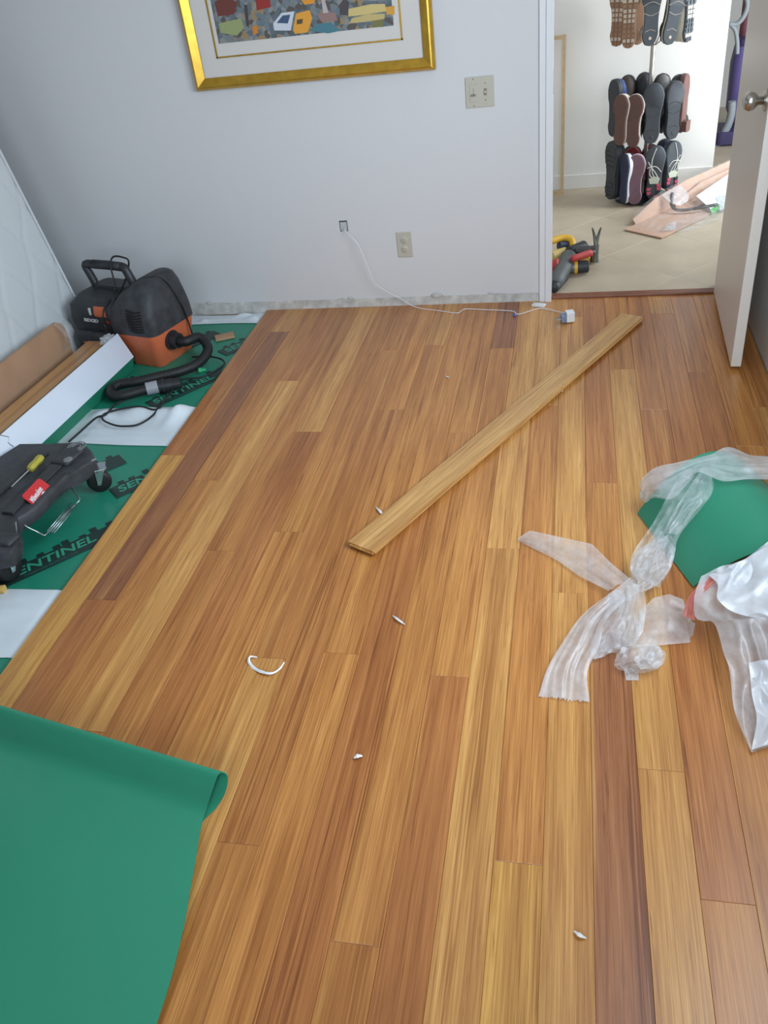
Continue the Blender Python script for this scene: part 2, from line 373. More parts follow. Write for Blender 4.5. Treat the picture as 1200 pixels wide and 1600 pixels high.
# --- hall beyond the doorway
hf = struct('floor_hall', box(B(), -2.6, 3.1, YW+.0, 8.0, -.06, -.0006), M_grout)
TP = .6364/math.sqrt(2)
ca = Vector((1, 1, 0)).normalized(); cb = Vector((-1, 1, 0)).normalized()
s0 = 4.49/math.sqrt(2); t0 = 3.49/math.sqrt(2)
hx = TP/2-.0022
tile_me = None; ti = 0
for i in range(-6, 8):
    for j in range(-4, 9):
        c = ca*(s0+(i+.5)*TP)+cb*(t0+(j+.5)*TP)
        if c.x < -1.3 or c.x > 1.5 or c.y < 3.3 or c.y > 7.2: continue
        # clip the tile against the doorway's threshold line
        poly = [c+ca*hx*a+cb*hx*b for a, b in ((-1, -1), (1, -1), (1, 1), (-1, 1))]
        ym = YW+.062
        out_ = []
        for a, b in zip(poly, poly[1:]+poly[:1]):
            if a.y >= ym: out_.append(a)
            if (a.y-ym)*(b.y-ym) < 0: out_.append(a.lerp(b, (ym-a.y)/(b.y-a.y)))
        if len(out_) < 3: continue
        o = obj('tile', prism(B(), [(q.x, q.y) for q in out_], -.006, 0), M_tile, hf)
HY = 5.56; HX1 = .842
bm = B(); box(bm, -2.6, HX1, HY, HY+.11, -.02, ZC)
wh = struct('wall_hall', bm, M_hallwall)
struct('baseboard_hall', box(B(), -2.6, HX1, HY-.012, HY, 0, .085), M_hallwall, bevel=.003)
bm = B(); box(bm, -2.6, -1.6, YW+.11, 8.0, -.02, ZC); box(bm, -2.6, 3.1, 7.6, 7.7, -.02, ZC)
box(bm, 3.0, 3.1, YW+.11, 4.0, 0, ZC); box(bm, 3.0, 3.1, 6.0, 7.6, 0, ZC); box(bm, XR+.1, 3.1, YW, YW+.11, -.02, ZC)
struct('wall_far', bm, M_hallwall)

# ================================================================ WALL FITTINGS
# --- framed print
PXL, PXR, PZ0, PZ1 = -1.568, -.536, .997, 1.86
pic = thing('framed_picture', 'large gold framed street scene print in a white mat on the back wall', 'picture', (-1.05, YW, PZ0))
def member(nm, a, b, inw, lab=None):
    """one mitred frame member from corner a to corner b (x,z); inw = inward unit (x,z)"""
    a = Vector(a); b = Vector(b); d = (b-a).normalized(); inw = Vector(inw)
    prof = [(0, 0), (0, .020), (.010, .036), (.016, .038), (.038, .024), (.046, .018), (.046, 0)]   # (inward, out of the wall)
    rings = []
    for (base, sg) in ((a, 1), (b, -1)):
        rings.append([Vector((base.x+inw.x*i+d.x*sg*i, YW-o_, base.y+inw.y*i+d.y*sg*i)) for i, o_ in prof])
    return obj(nm, loft(B(), rings), M_gold, pic)
cs = [(PXL, PZ0), (PXR, PZ0), (PXR, PZ1), (PXL, PZ1)]
for i, inw in enumerate(((0, 1), (-1, 0), (0, -1), (1, 0))): member('frame_member', cs[i], cs[(i+1) % 4], inw)
obj('mat_board', box(B(), PXL+.04, PXR-.04, YW-.012, YW-.002, PZ0+.04, PZ1-.04), M_mat, pic)
bm = B()
ix0, ix1, iz0, iz1 = -1.452, -.660, 1.112, 1.745
for a, b, c, d in ((ix0, ix1, iz0, iz0+.006), (ix0, ix1, iz1-.006, iz1), (ix0, ix0+.006, iz0, iz1), (ix1-.006, ix1, iz0, iz1)): box(bm, a, b, YW-.015, YW-.011, c, d)
obj('gold_fillet', bm, M_gold, pic)
def print_mat():
    m = bpy.data.materials.new('street_print'); m.use_nodes = True; nt = m.node_tree; b = nt.nodes['Principled BSDF']; b.inputs['Roughness'].default_value = .6
    tc = nt.nodes.new('ShaderNodeTexCoord'); v = nt.nodes.new('ShaderNodeTexVoronoi'); v.inputs['Scale'].default_value = 52; v.inputs['Randomness'].default_value = .9
    nt.links.new(tc.outputs['Object'], v.inputs['Vector'])
    rp = nt.nodes.new('ShaderNodeValToRGB'); rp.color_ramp.interpolation = 'CONSTANT'
    sp = nt.nodes.new('ShaderNodeSeparateColor'); nt.links.new(v.outputs['Color'], sp.inputs[0]); nt.links.new(sp.outputs[0], rp.inputs[0])
    cols = [(116, 124, 130), (96, 108, 118), (138, 140, 138), (88, 98, 104), (150, 130, 98), (104, 120, 128), (122, 128, 130), (90, 84, 80)]
    el = rp.color_ramp.elements; el[0].color = (*lin(cols[0]), 1); el[1].position = 1/8; el[1].color = (*lin(cols[1]), 1)
    for i in range(2, 8): e = el.new(i/8); e.color = (*lin(cols[i]), 1)
    nt.links.new(rp.outputs[0], b.inputs['Base Color']); return m
art = obj('street_print', box(B(), -1.430, -.692, YW-.0135, YW-.011, 1.165, 1.69), print_mat(), pic)
def cp(x, y): q = fy(260+x/2.727, y/2.727, YW-.0135); return (q.x, q.z)
shapes = [((222, 100), (318, 78), (330, 120), (300, 152), (232, 140), (150, 160, 110)), ((205, 10), (250, -20), (300, 10), (290, 60), (220, 70), (110, 58, 50)),
          ((330, 20), (345, 20), (352, 110), (340, 112), (74, 68, 66)), ((380, -10), (440, -25), (445, 30), (385, 45), (150, 50, 44)), ((455, 100), (490, 55), (545, 48), (530, 130), (460, 130), (206, 212, 222)),
          ((470, 98), (495, 66), (528, 62), (518, 100), (66, 88, 120)), ((540, 128), (552, 58), (610, 42), (622, 78), (602, 138), (548, 144), (226, 160, 60)), ((556, 84), (582, 80), (580, 100), (556, 104), (90, 76, 50)),
          ((605, 130), (650, 100), (700, 96), (745, 130), (690, 142), (76, 124, 138)), ((775, 38), (870, 18), (930, 16), (940, 48), (820, 66), (776, 70), (208, 188, 124)), ((790, 78), (860, 60), (930, 58), (930, 80), (860, 92), (780, 100), (196, 176, 118)),
          ((935, 30), (972, 24), (972, 62), (938, 62), (214, 158, 64)), ((738, 20), (760, -10), (778, 10), (775, 66), (740, 62), (78, 72, 78)), ((560, -20), (640, -25), (630, 14), (590, 20), (224, 150, 50)), ((660, -10), (672, -10), (700, 85), (672, 88), (190, 176, 180)),
          ((366, 112), (384, 108), (392, 140), (370, 150), (204, 130, 50)), ((876, 88), (925, 84), (925, 114), (880, 116), (120, 118, 74)), ((640, 60), (720, 50), (730, 88), (660, 92), (150, 120, 116))]
for si, s in enumerate(shapes):
    pts = [cp(*p) for p in s[:-1]]; c = s[-1]
    o = obj('printed_shape', prism(B(), pts, -.0004, .0003+.00012*si, frame_m((0, YW-.0136, 0), (1, 0, 0), (0, 0, 1))), mat('ink_%d_%d_%d' % c, c, .6), art)
# --- switch plate and outlet
sw = thing('switch_plate', 'ivory two gang switch plate with dimmer and toggle on back wall', 'light switch', (-.364, YW, .898))
def WP(x, z, y=0): return Vector((x, YW-y, z))
obj('plate', box(B(), -.422, -.306, YW-.006, YW+.001, .841, .956), M_ivory, sw, bevel=.0025)
obj('dimmer_insert', box(B(), -.405, -.373, YW-.0085, YW-.005, .864, .931), M_ivory, sw, bevel=.001)
obj('dimmer_slider', box(B(), -.399, -.381, YW-.016, YW-.008, .886, .893), M_ivoryd, sw, bevel=.001)
obj('slot', box(B(), -.3905, -.3885, YW-.0092, YW-.008, .893, .915), M_ivoryd, sw)
obj('toggle_slot', box(B(), -.347, -.336, YW-.0066, YW-.005, .885, .911), M_ivoryd, sw)
obj('toggle', box(B(), -.3455, -.3375, -.014, 0, -.004, .004, Matrix.Translation((0, YW-.005, .892)) @ Matrix.Rotation(-.6, 4, 'X')), M_ivory, sw, bevel=.001)
for x, z in ((-.389, .948), (-.341, .868), (-.389, .849), (-.341, .930)): obj('screw', cyl(B(), WP(x, z, .0055), WP(x, z, .0072), .0028, 10), M_ivoryd, sw)
ou = thing('power_outlet', 'ivory duplex power outlet on the back wall below the picture', 'outlet', (-.733, YW, .29))
obj('plate', box(B(), -.768, -.699, YW-.005, YW+.001, .2335, .349), M_ivory, ou, bevel=.0025)
for z in (.312, .270):
    rc = obj('receptacle', lathe(B(), [(.0165, 0), (.0165, .0075), (.0155, .0082)], Matrix.Translation((-.7335, YW, z)) @ Matrix.Rotation(PI/2, 4, 'X'), 20), M_ivory, ou, smooth=True, auto=40)
    for dx in (-.006, .006): obj('slot', box(B(), -.7335+dx-.001, -.7335+dx+.001, YW-.0092, YW-.008, z, z+.008), M_ivoryd, rc)
    obj('ground_hole', cyl(B(), (-.7335, YW-.0092, z-.007), (-.7335, YW-.008, z-.007), .0024, 8), M_ivoryd, rc)
# --- rough hole in the wall with the thin white cable
hc = fy(537, 353, YW)
ho = thing('wall_box', 'small square cut in the back wall with a cable coming out', 'wall hole', (hc.x, YW, hc.z))
obj('recess', box(B(), hc.x-.017, hc.x+.017, YW-.0012, YW+.001, hc.z-.022, hc.z+.022), mat('recess_grey', (186, 190, 194), .8), ho)
bm = B()
for a, b, c, d in ((-.018, .018, .018, .024), (-.018, -.0155, -.024, .02), (.0155, .0185, -.024, .02), (-.018, -.008, -.024, -.0215), (.010, .018, -.024, -.0215)): box(bm, hc.x+a, hc.x+b, YW-.0018, YW+.001, hc.z+c, hc.z+d)
obj('rough_cut_edge', bm, mat('cut_dark', (70, 74, 78), .8), ho)
cb_ = thing('white_cable', 'thin white cable from the wall hole to a plug on the floor', 'cable', (-.3, 3.64, 0))
M_cable = mat('white_cable', (228, 228, 232), .4)
pts = [Vector((hc.x+.002, YW+.004, hc.z-.008)), Vector((hc.x+.012, YW-.025, hc.z-.014)), fy(560, 383, YW-.05), fy(578, 425, YW-.06), fy(590, 446, YW-.05), fy(627, 467, YW-.035), fz(650, 480, .004), fz(690, 486, .004), fz(715, 489, .004), fz(727, 483, .004), fz(760, 484, .004), fz(800, 486, .006), fz(810, 491, .006), fz(838, 483, .004), fz(850, 482, .004), fz(872, 487, .005), fz(884, 489, .012)]
obj('cord', tube(B(), catmull(pts, 90), .0019, 8), M_cable, cb_, smooth=True)
q = fz(804, 492, .006); bm = B(); ico(bm, q, .012, 2, (.55, .9, .7)); obj('blue_tie', bm, mat('blue_tie', (78, 96, 190), .4), cb_, smooth=True)
a = fz(888, 502, .002)
am = Matrix.Translation(a) @ Matrix.Rotation(.25, 4, 'Z')
obj('plug_housing', box(B(), -.012, .024, -.020, .020, .001, .046, am), mat('plug_white', (232, 234, 238), .3), cb_, bevel=.004)
obj('plug_clear_cap', box(B(), -.034, -.0125, -.019, .019, .001, .036, am), mat('plug_blue', (120, 140, 168), .2), cb_, bevel=.005)
bm = B()
for dy in (-.007, .007): box(bm, -.052, -.034, dy-.001, dy+.001, .014, .021, am)
obj('prong', bm, M_zinc, cb_)
q = fz(842, 478, 0); cl = obj('trim_offcut', box(B(), -.030, .030, -.017, .017, .0005, .009, Matrix.Translation(q) @ Matrix.Rotation(-.35, 4, 'Z')), M_white, bevel=.002)
tag(cl, 'small white plastic offcut on the floor beside the door casing', 'offcut')

# ================================================================ UNDERLAYMENT
UZ = -.0145
def under(y0, y1, lab):
    bm = B(); n = 70; m_ = 30
    rows = []
    for j in range(m_+1):
        y = y0+(y1-y0)*j/m_
        rows.append([Vector((XL+.02+(-1.40-XL-.02)*i/n, y, UZ+(.0012*noise.noise(Vector((i*.12, y*5, 3))) if -1.5 > XL+1.4*i/n else 0)-.0008)) for i in range(n+1)])
    gridm(bm, rows); o = obj('underlayment_sheet', bm, M_under, smooth=True); return tag(o, lab, 'underlayment', 'green underlayment sheets')
us = [under(2.70, 3.70, 'green underlayment sheet under the orange vacuum'), under(1.60, 2.60, 'green underlayment sheet under the black rolling creeper'), under(.55, 1.42, 'green underlayment sheet corner at the left edge beside the lowest white strip')]
def wstrip(y0, y1, lab, seed, bumps, xr=-1.445):
    n, m_ = 110, 26; rows = []
    for j in range(m_+1):
        t = j/m_; row = []
        for i in range(n+1):
            x = XL+.02+(xr-XL-.02)*i/n
            a = y0+.012*noise.noise(Vector((x*3.2, seed, 0)))+.01*math.sin(x*7+seed); b = y1+.012*noise.noise(Vector((x*2.8, seed+5, 0)))+.012*math.sin(x*6.1+seed*2)
            z = -.0128+.004*abs(noise.noise(Vector((x*4, t*9, seed))))*min(1, 4*t*(1-t)+.2)
            for bx, bt, bh, bw in bumps:
                z += bh*math.exp(-((x-bx)/bw)**2-((t-bt)/.16)**2)
            row.append(Vector((x, a+(b-a)*t, z if x < -1.47 else min(z, -.0145))))
        rows.append(row)
    o = obj('overlap_film', gridm(B(), rows), M_wfilm, smooth=True); return tag(o, lab, 'film strip', 'white overlap film strips')
wstrip(3.625, 3.753, 'white film strip along the wall behind the vacuum', 1.3, [(-1.56, .7, .02, .05), (-1.76, .35, .012, .02), (-1.50, .4, .016, .04)])
wstrip(2.50, 2.785, 'wrinkled white film strip between vacuum hose and creeper', 2.1, [(-1.52, .85, .03, .025), (-1.58, .8, .022, .05), (-1.70, .85, .022, .07), (-1.85, .8, .02, .05), (-1.53, .6, .012, .03)])
wstrip(1.375, 1.672, 'white film strip at the left edge in front of the creeper', 4.4, [(-1.62, .6, .008, .12), (-1.6, .85, .009, .1)])
def sentinel(parent, start, ang, s, skip='', tail=.05):
    """black printed band with green lettering lying on a sheet"""
    d = Vector((math.cos(ang), math.sin(ang), 0)); nrm = Vector((-d.y, d.x, 0)); o = Vector((start.x, start.y, UZ+.0012))
    M = frame_m(o, d, nrm); L = .047*len(s)
    bm = B(); box(bm, -.022, L+tail, -.030, .052, 0, .0003)
    k = 0; x = .02
    rr = random.Random(len(s)*7)
    while x < L: hgt = rr.choice((.012, .02, .026, .016)); box(bm, x, x+.022, .052, .052+hgt, 0, .0003); x += rr.choice((.03, .04, .055))
    bmesh.ops.transform(bm, matrix=M, verts=bm.verts); pb = obj('print_band', bm, M_print, parent)
    pb2 = text_bm(s, .058, M @ Matrix.Translation((0, 0, .0006)), .0002, .15, 1.16); obj('lettering', pb2, M_printg, parent)
    obj('small_print', text_bm('MOISTURE BARRIER UNDERLAYMENT'[:int(len(s)*2.6)], .013, M @ Matrix.Translation((.05, -.021, .0006)), .0002, .1, 1.2), mat('underlayment_small_print', (44, 92, 80), .5), parent)
def dirang(a, b): return math.atan2(b.y-a.y, b.x-a.x)
SA = fz(34, 898, UZ); SB = fz(150, 845, UZ); ang = dirang(SA, SB)
sentinel(us[1], SA-Vector((math.cos(ang), math.sin(ang), 0))*.047, ang, 'SENTINEL', tail=.0)
q = fz(187, 770, UZ); sentinel(us[1], q, ang, 'SEN', tail=-.035)
q = fz(186, 722, UZ); sentinel(us[1], q-Vector((math.cos(ang), math.sin(ang), 0))*.376, ang, 'SENTINEL', tail=.02)
q = fz(258, 625, UZ); q2 = fz(341, 588, UZ); a2 = dirang(q, q2); sentinel(us[0], q-Vector((math.cos(a2), math.sin(a2), 0))*.047, a2, 'SENTINEL', tail=-.02)
q = fz(355, 551, UZ); sentinel(us[0], q, a2, 'SEN', tail=-.035)
q = fz(340, 522, UZ); sentinel(us[0], q-Vector((math.cos(a2), math.sin(a2), 0))*.376, a2, 'SENTINEL', tail=.01)

# ================================================================ MATTRESS leaning on the left wall
mt = thing('mattress', 'white quilted mattress leaning on edge against the left wall', 'mattress', (-2.45, 2.5, UZ))
tilt = Vector((-.185, 0, 1)).normalized(); nrm = Vector((tilt.z, 0, -tilt.x))
def botp(y): return Vector((-2.238-.02*(3.462-y), y, UZ+.012))
Y0m, Y1m, Hm, Tm = 1.45, 3.462, 1.36, .20
def quilt(y, h):
    # double rows of soft crossing seams, like folded diamonds
    a = (y*.9+h*.55)*5.2; b = (y*.9-h*.55)*5.2; c_ = h*6.0+.5*math.sin(y*9)
    def seam(t): d = abs((t % 1)-.5)*2; return math.exp(-((1-d)/.07)**2)
    w_ = max(seam(a+.12*noise.noise(Vector((y*6, h*6, 0)))), seam(b+.12*noise.noise(Vector((y*6, h*6, 4)))))
    return -.006*w_+.0035*noise.noise(Vector((y*7, h*7, 1)))
rows = []
nh, ny = 110, 150
for i in range(nh+1):
    h = Hm*i/nh; row = []
    for j in range(ny+1):
        y = Y0m+(Y1m-Y0m)*j/ny
        e = min(h, Hm-h, y-Y0m, Y1m-y); edge = -.012*math.exp(-(e/.012)**2) if e < .05 else 0
        row.append(botp(y)+tilt*h+nrm*(quilt(y, h)+edge))
    rows.append(row)
obj('quilted_top', gridm(B(), rows), M_mattr, mt, smooth=True)
bm = B(); pr = []
for y in (Y0m+.002, Y1m-.002):
    P0 = botp(y)-nrm*.010; pr.append([P0, P0+tilt*Hm, P0+tilt*Hm-nrm*Tm, P0-nrm*Tm])
obj('side_panel', loft(bm, pr), M_mattr, mt, bevel=.02)
bm = B(); tube(bm, [botp(Y1m)+tilt*(Hm*i/30)-nrm*.006 for i in range(31)], .006, 8); tube(bm, [botp(Y0m+(Y1m-Y0m)*i/30)-nrm*.006 for i in range(31)], .006, 8)
obj('piping', bm, M_mattr, mt, smooth=True)

# ================================================================ FLOORING CARTON at the left
CA = fz(209, 557, .045); c2_ = fz(0, 754, .045); cd = (c2_-CA); cd.z = 0; cd.normalize(); CA.z = UZ; CL = 1.90; CB = CA+cd*CL; cn = Vector((-cd.y, cd.x, 0))
if cn.x < 0: cn = -cn                          # cn points to the room
ct = thing('flooring_carton', 'opened white and green flooring carton lying beside the mattress', 'carton', CA+cd*CL/2)
def cpt(s, o_, z): return CA+cd*s+cn*o_+Vector((0, 0, z))
def slab(pts, th, nv_):
    return loft(B(), [[Vector(p) for p in pts], [Vector(p)-Vector(nv_)*th for p in pts]])
tear = .86
# front side of two pieces with a torn gap between them
for s0_, s1_ in ((0, tear), (tear+.004, CL)):
    n_ = 10
    jag = lambda s, k: s+.010*math.sin(k*2.1)+.006*math.sin(k*5.3)
    ring = [cpt(0 if s0_ == 0 else jag(s0_, 0), .0, .058)] + [cpt((s0_ if s0_ == 0 else jag(s0_, k)), -.045*k/n_, .058+.112*k/n_) for k in range(1, n_+1)]
    ring2 = [cpt((s1_ if s1_ == CL else jag(s1_, k)), -.045*k/n_, .058+.112*k/n_) for k in range(n_, -1, -1)]
    obj('side_flap', slab(ring+ring2, .004, cn), M_cardw, ct)
obj('green_edge', slab([cpt(.015, -.012, .003), cpt(.004, .0, .058), cpt(CL, .0, .058), cpt(CL, -.012, .003)], .004, cn), M_cardg, ct)
obj('bottom_panel', loft(B(), [[cpt(s, -.014, .002), cpt(s, -.014, .006), cpt(s, -.26, .006), cpt(s, -.26, .002)] for s in (.02, CL)]), M_card, ct)
# tall cardboard back flap with a rounded end
n_ = 14; arc = []
fzt, fs = .255, .03
for k in range(n_+1):
    a = PI/2*k/n_; arc.append((fs+.055-.055*math.sin(a), fzt-.055+.055*math.sin(a)) if 0 else (fs+.055-.055*math.cos(a), fzt-.055+.055*math.sin(a)))
ring = [cpt(s, -.262-.02*z/.25, z) for s, z in [(fs+.004, .14)]+arc+[(CL, fzt), (CL, .006)]]+[cpt(fs+.05, -.262, .006)]
obj('back_flap', slab(ring, .012, cn), M_card, ct)
bm = B(); rows = []
for i in range(19):
    t = i/18; a = PI*t
    rows.append([cpt(fs+.005+s*.075, -.268+.034*math.sin(a)+.004*noise.noise(Vector((s*3, t*5, 0))), .135+.125*(1-t)+.01*math.sin(a)) for s in [k/8 for k in range(9)]])
obj('shrink_wrap', gridm(bm, rows), M_film2, ct, smooth=True)
# planks still in the carton (two layers)
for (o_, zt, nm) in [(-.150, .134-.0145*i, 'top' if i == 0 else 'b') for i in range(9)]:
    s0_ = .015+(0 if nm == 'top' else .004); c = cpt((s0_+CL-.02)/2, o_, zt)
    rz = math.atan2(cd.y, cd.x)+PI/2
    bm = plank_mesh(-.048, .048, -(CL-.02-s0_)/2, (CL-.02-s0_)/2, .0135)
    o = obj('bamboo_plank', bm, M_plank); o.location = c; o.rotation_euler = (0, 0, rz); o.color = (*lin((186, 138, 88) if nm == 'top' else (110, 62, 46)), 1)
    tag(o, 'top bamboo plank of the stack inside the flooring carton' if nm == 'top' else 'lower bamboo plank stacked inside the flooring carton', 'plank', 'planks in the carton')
cr = B(); vs = ico(cr, cpt(.050, -.072, .165), .04, 4, (.9, 1.2, .6))
for v in vs:
    d = .4*abs(noise.noise(v.co*60))+.35*abs(noise.noise(v.co*25)); c0 = cpt(.050, -.072, .165); v.co = c0+(v.co-c0)*(.6+d)
tag(obj('plastic_wad', cr, M_film), 'crumpled clear plastic stuffed in the end of the left carton', 'plastic')

# ================================================================ LOOSE PLANK on the floor
a = (fz(545, 850, .014)+fz(583, 866, .014))/2; b = (fz(1005, 500, .014)+fz(973, 490, .014))/2
ln = (b-a).length; rz = math.atan2((b-a).y, (b-a).x)-PI/2
bm = plank_mesh(-.0476, .0476, -ln/2, ln/2, .0135)
box(bm, .0470, .0535, -ln/2+.004, ln/2-.004, -.0105, -.0060)      # tongue along one edge
box(bm, -.040, .047, -ln/2-.004, -ln/2+.001, -.0105, -.0060)
lp = obj('loose_plank', bm, M_plank); lp.location = ((a+b)/2).xy.to_3d()+Vector((0, 0, .0145)); lp.rotation_euler = (0, 0, rz); lp.color = (*lin((200, 152, 92)), 1)
tag(lp, 'loose bamboo plank lying diagonally across the finished floor', 'plank')

# ================================================================ WET DRY VACUUM
VR = math.radians(-17)
vo = Vector((-1.765, 3.145, UZ))
vc = thing('wet_dry_vacuum', 'orange and black portable wet dry vacuum in the corner', 'vacuum', vo, VR)
# local frame: origin at the front right base corner, -x along the front to the left, +y to the back wall
def rrect(x0, x1, y0, y1, r, n=5):
    out = []
    for cx, cy, a0 in ((x1-r, y0+r, -PI/2), (x1-r, y1-r, 0), (x0+r, y1-r, PI/2), (x0+r, y0+r, PI)):
        for k in range(n+1): a = a0+PI/2*k/n; out.append((cx+r*math.cos(a), cy+r*math.sin(a)))
    return out
def rloft(levels, n=5):
    return loft(B(), [[Vector((x, y, z)) for x, y in rrect(x0, x1, y0, y1, r, n)] for (x0, x1, y0, y1, r, z) in levels])
tubm = rloft([(-.185, -.010, .012, .245, .03, 0), (-.190, -.004, .006, .252, .035, .012), (-.215, .018, -.012, .268, .04, .135), (-.218, .022, -.016, .272, .04, .150), (-.218, .022, -.016, .272, .04, .166)])
tub = obj('tub', tubm, M_orange, vc, smooth=True, local=True, auto=50)
obj('foot_notch', rloft([(-.100, -.060, -.012, .02, .008, .004), (-.102, -.058, -.018, .02, .008, .06), (-.100, -.062, -.010, .02, .008, .075)]), M_orange, tub, smooth=True, auto=50)
bpy.data.objects[-1] if False else None
# black hood over the tub with sloping shoulder
hood = rloft([(-.235, .026, -.020, .276, .04, .160), (-.235, .026, -.020, .276, .045, .215), (-.225, .020, -.014, .272, .045, .262), (-.165, .008, .010, .268, .05, .325), (-.115, -.010, .055, .260, .045, .362), (-.100, -.028, .08, .250, .035, .371)])
hd = obj('hood', hood, M_blackd, vc, smooth=True, local=True, auto=60)
bm = B()
for i in range(8):
    tube(bm, catmull([Vector((-.105, -.019+.0022*max(0, i-4)**1.2, .186+.0125*i)), Vector((-.062, -.022+.0022*max(0, i-4)**1.2, .178+.0125*i)), Vector((-.022, -.019+.0022*max(0, i-4)**1.2, .184+.0125*i))], 9), .0036, 6)
obj('vent_slot', bm, mat('vent_dark', (14, 14, 16), .8), vc, local=True)
obj('seam_band', rloft([(-.226, .024, -.019, .274, .042, .1585), (-.226, .024, -.019, .274, .042, .168)]), M_black, vc, smooth=True, local=True, auto=50)
# motor half on the left
mot = rloft([(-.470, -.225, .020, .262, .03, 0), (-.480, -.222, .012, .268, .035, .02), (-.490, -.222, -.004, .275, .035, .20), (-.485, -.222, .004, .275, .04, .262), (-.460, -.222, .040, .262, .05, .292), (-.44, -.225, .06, .25, .05, .298)])
ml = obj('motor_housing', mot, M_black, vc, smooth=True, local=True, auto=60)
obj('lower_panel', rloft([(-.455, -.222, .002, .06, .012, .02), (-.46, -.222, -.022, .06, .014, .045), (-.46, -.222, -.022, .06, .014, .13), (-.455, -.222, -.006, .06, .012, .145)]), M_blackd, vc, smooth=True, local=True, auto=50)
obj('orange_foot', rloft([(-.415, -.385, -.026, .0, .006, .055), (-.415, -.385, -.030, .0, .006, .10)]), M_orange, vc, local=True)
obj('orange_latch', rloft([(-.315, -.250, -.004, .02, .008, .222), (-.315, -.250, -.010, .02, .008, .235), (-.315, -.250, .000, .02, .008, .266)]), M_orange, vc, smooth=True, local=True, auto=50)
obj('latch_lever', box(B(), -.345, -.335, -.006, .01, .225, .258), mat('pale_grey_plastic', (190, 190, 188), .5), vc, local=True, bevel=.003)
obj('brand_lettering', text_bm('RIDGID', .021, frame_m((-.390, -.0055, .194), (1, 0, 0), (0, .06, 1)), .0008, .1, 1.25), mat('logo_white', (220, 220, 220), .5), vc, local=True)
obj('model_lettering', text_bm('PRO', .021, frame_m((-.262, -.0065, .194), (1, 0, 0), (0, .06, 1)), .0008, .2, 1.2), mat('logo_red', (150, 60, 50), .5), vc, local=True)
bm = B(); prism(bm, [(-.315, .158), (-.305, .158), (-.285, .186), (-.290, .186)], 0, .001, frame_m((.016, -.007, .030), (1, 0, 0), (0, .06, 1))); prism(bm, [(-.325, .182), (-.318, .186), (-.290, .160), (-.297, .158)], 0, .001, frame_m((.016, -.007, .030), (1, 0, 0), (0, .06, 1)))
obj('logo_cross', bm, mat('logo_white', (220, 220, 220), .5), vc, local=True)
# carrying handle: trapezoid loop
HY_ = .17
def hpt(x, z): return Vector((x-.03, HY_, z-.012))
bm = B()
tube(bm, catmull([hpt(-.405, .285), hpt(-.425, .345), hpt(-.442, .392), hpt(-.425, .404), hpt(-.38, .405)], 14), .0185, 10)
tube(bm, [hpt(-.39, .405), hpt(-.30, .406), hpt(-.215, .403)], .021, 10)
tube(bm, catmull([hpt(-.225, .404), hpt(-.200, .398), hpt(-.180, .350), hpt(-.155, .300), hpt(-.130, .285)], 14), .0195, 10)
obj('handle', bm, M_black, vc, smooth=True, local=True)
obj('handle_base', rloft([(-.43, -.12, .12, .23, .03, .25), (-.42, -.125, .13, .22, .03, .312)]), M_black, vc, smooth=True, local=True, auto=50)
# hose port and hose (world coordinates)
VM = ROOTM[vc]
def vl(x, y, z): return VM @ Vector((x, y, z))
pc = Vector((.012, .090, .105))
bm = B(); cyl(bm, vl(*pc), vl(pc.x+.045, pc.y, pc.z), .034, 20); cyl(bm, vl(pc.x, pc.y, pc.z), vl(pc.x+.012, pc.y, pc.z), .044, 20)
obj('hose_port', bm, M_black, vc, smooth=True, auto=40)
hp = [vl(pc.x+.03, pc.y, pc.z), vl(pc.x+.085, pc.y, pc.z), fz(312, 527, .085), fz(325, 545, .045), fz(312, 566, .020), fz(285, 579, .018), fz(250, 588, .018), fz(215, 596, .018), fz(188, 600, .018), fz(174, 608, .018), fz(176, 618, .018), fz(192, 618, .018), fz(215, 612, .018), fz(230, 608, .018)]
obj('hose', tube(B(), catmull(hp, 150), .0225, 14, ribs=.88), M_rub, vc, smooth=True, auto=80)
e0 = fz(229, 608, .018); e1 = fz(247, 604, .018); e2 = fz(270, 600, .018); e3 = fz(283, 598, .018)
obj('hose_cuff', cyl(B(), e0, e1, .0275, 18), mat('grey_cuff', (150, 154, 160), .4), vc, smooth=True, auto=40)
bm = B(); cyl(bm, e1, e2, .026, 18); cyl(bm, e1.lerp(e2, .3), e1.lerp(e2, .5), .030, 18); cyl(bm, e2, e3, .024, 18)
obj('hose_end', bm, M_black, vc, smooth=True, auto=40)
CZ = .002
def fcord(px, z=None, r=.0042): return tube(B(), catmull([fz(u, v, z if z else .004) for u, v in px], len(px)*8), r, 8)
obj('power_cord', fcord([(205, 589), (224, 591), (271, 593), (272, 606), (258, 624), (245, 640), (217, 635), (185, 640), (163, 647), (161, 656), (178, 664), (195, 666), (217, 663), (240, 648), (251, 628)], .006), M_rub, vc, smooth=True)
obj('power_cord', fcord([(262, 596), (290, 592), (318, 588), (348, 572), (347, 562), (326, 557), (300, 558)]), M_rub, vc, smooth=True)
obj('power_cord', fcord([(190, 626), (179, 633), (165, 648), (150, 653), (125, 675), (108, 690)]), M_rub, vc, smooth=True)
wp = [vl(-.235, -.03, .205), vl(-.230, -.02, .262), vl(-.255, .10, .308), vl(-.285, .145, .40), vl(-.275, .165, .436), vl(-.235, .18, .432), vl(-.215, .19, .408), vl(-.24, .16, .33), vl(-.20, .05, .300), vl(-.12, .06, .352), vl(-.07, .12, .372), vl(.000, .16, .352), vl(.035, .18, .25), vl(.032, .20, .17), vl(.040, .20, .09)]
obj('power_cord', tube(B(), catmull(wp, 110), .0042, 8), M_rub, vc, smooth=True)
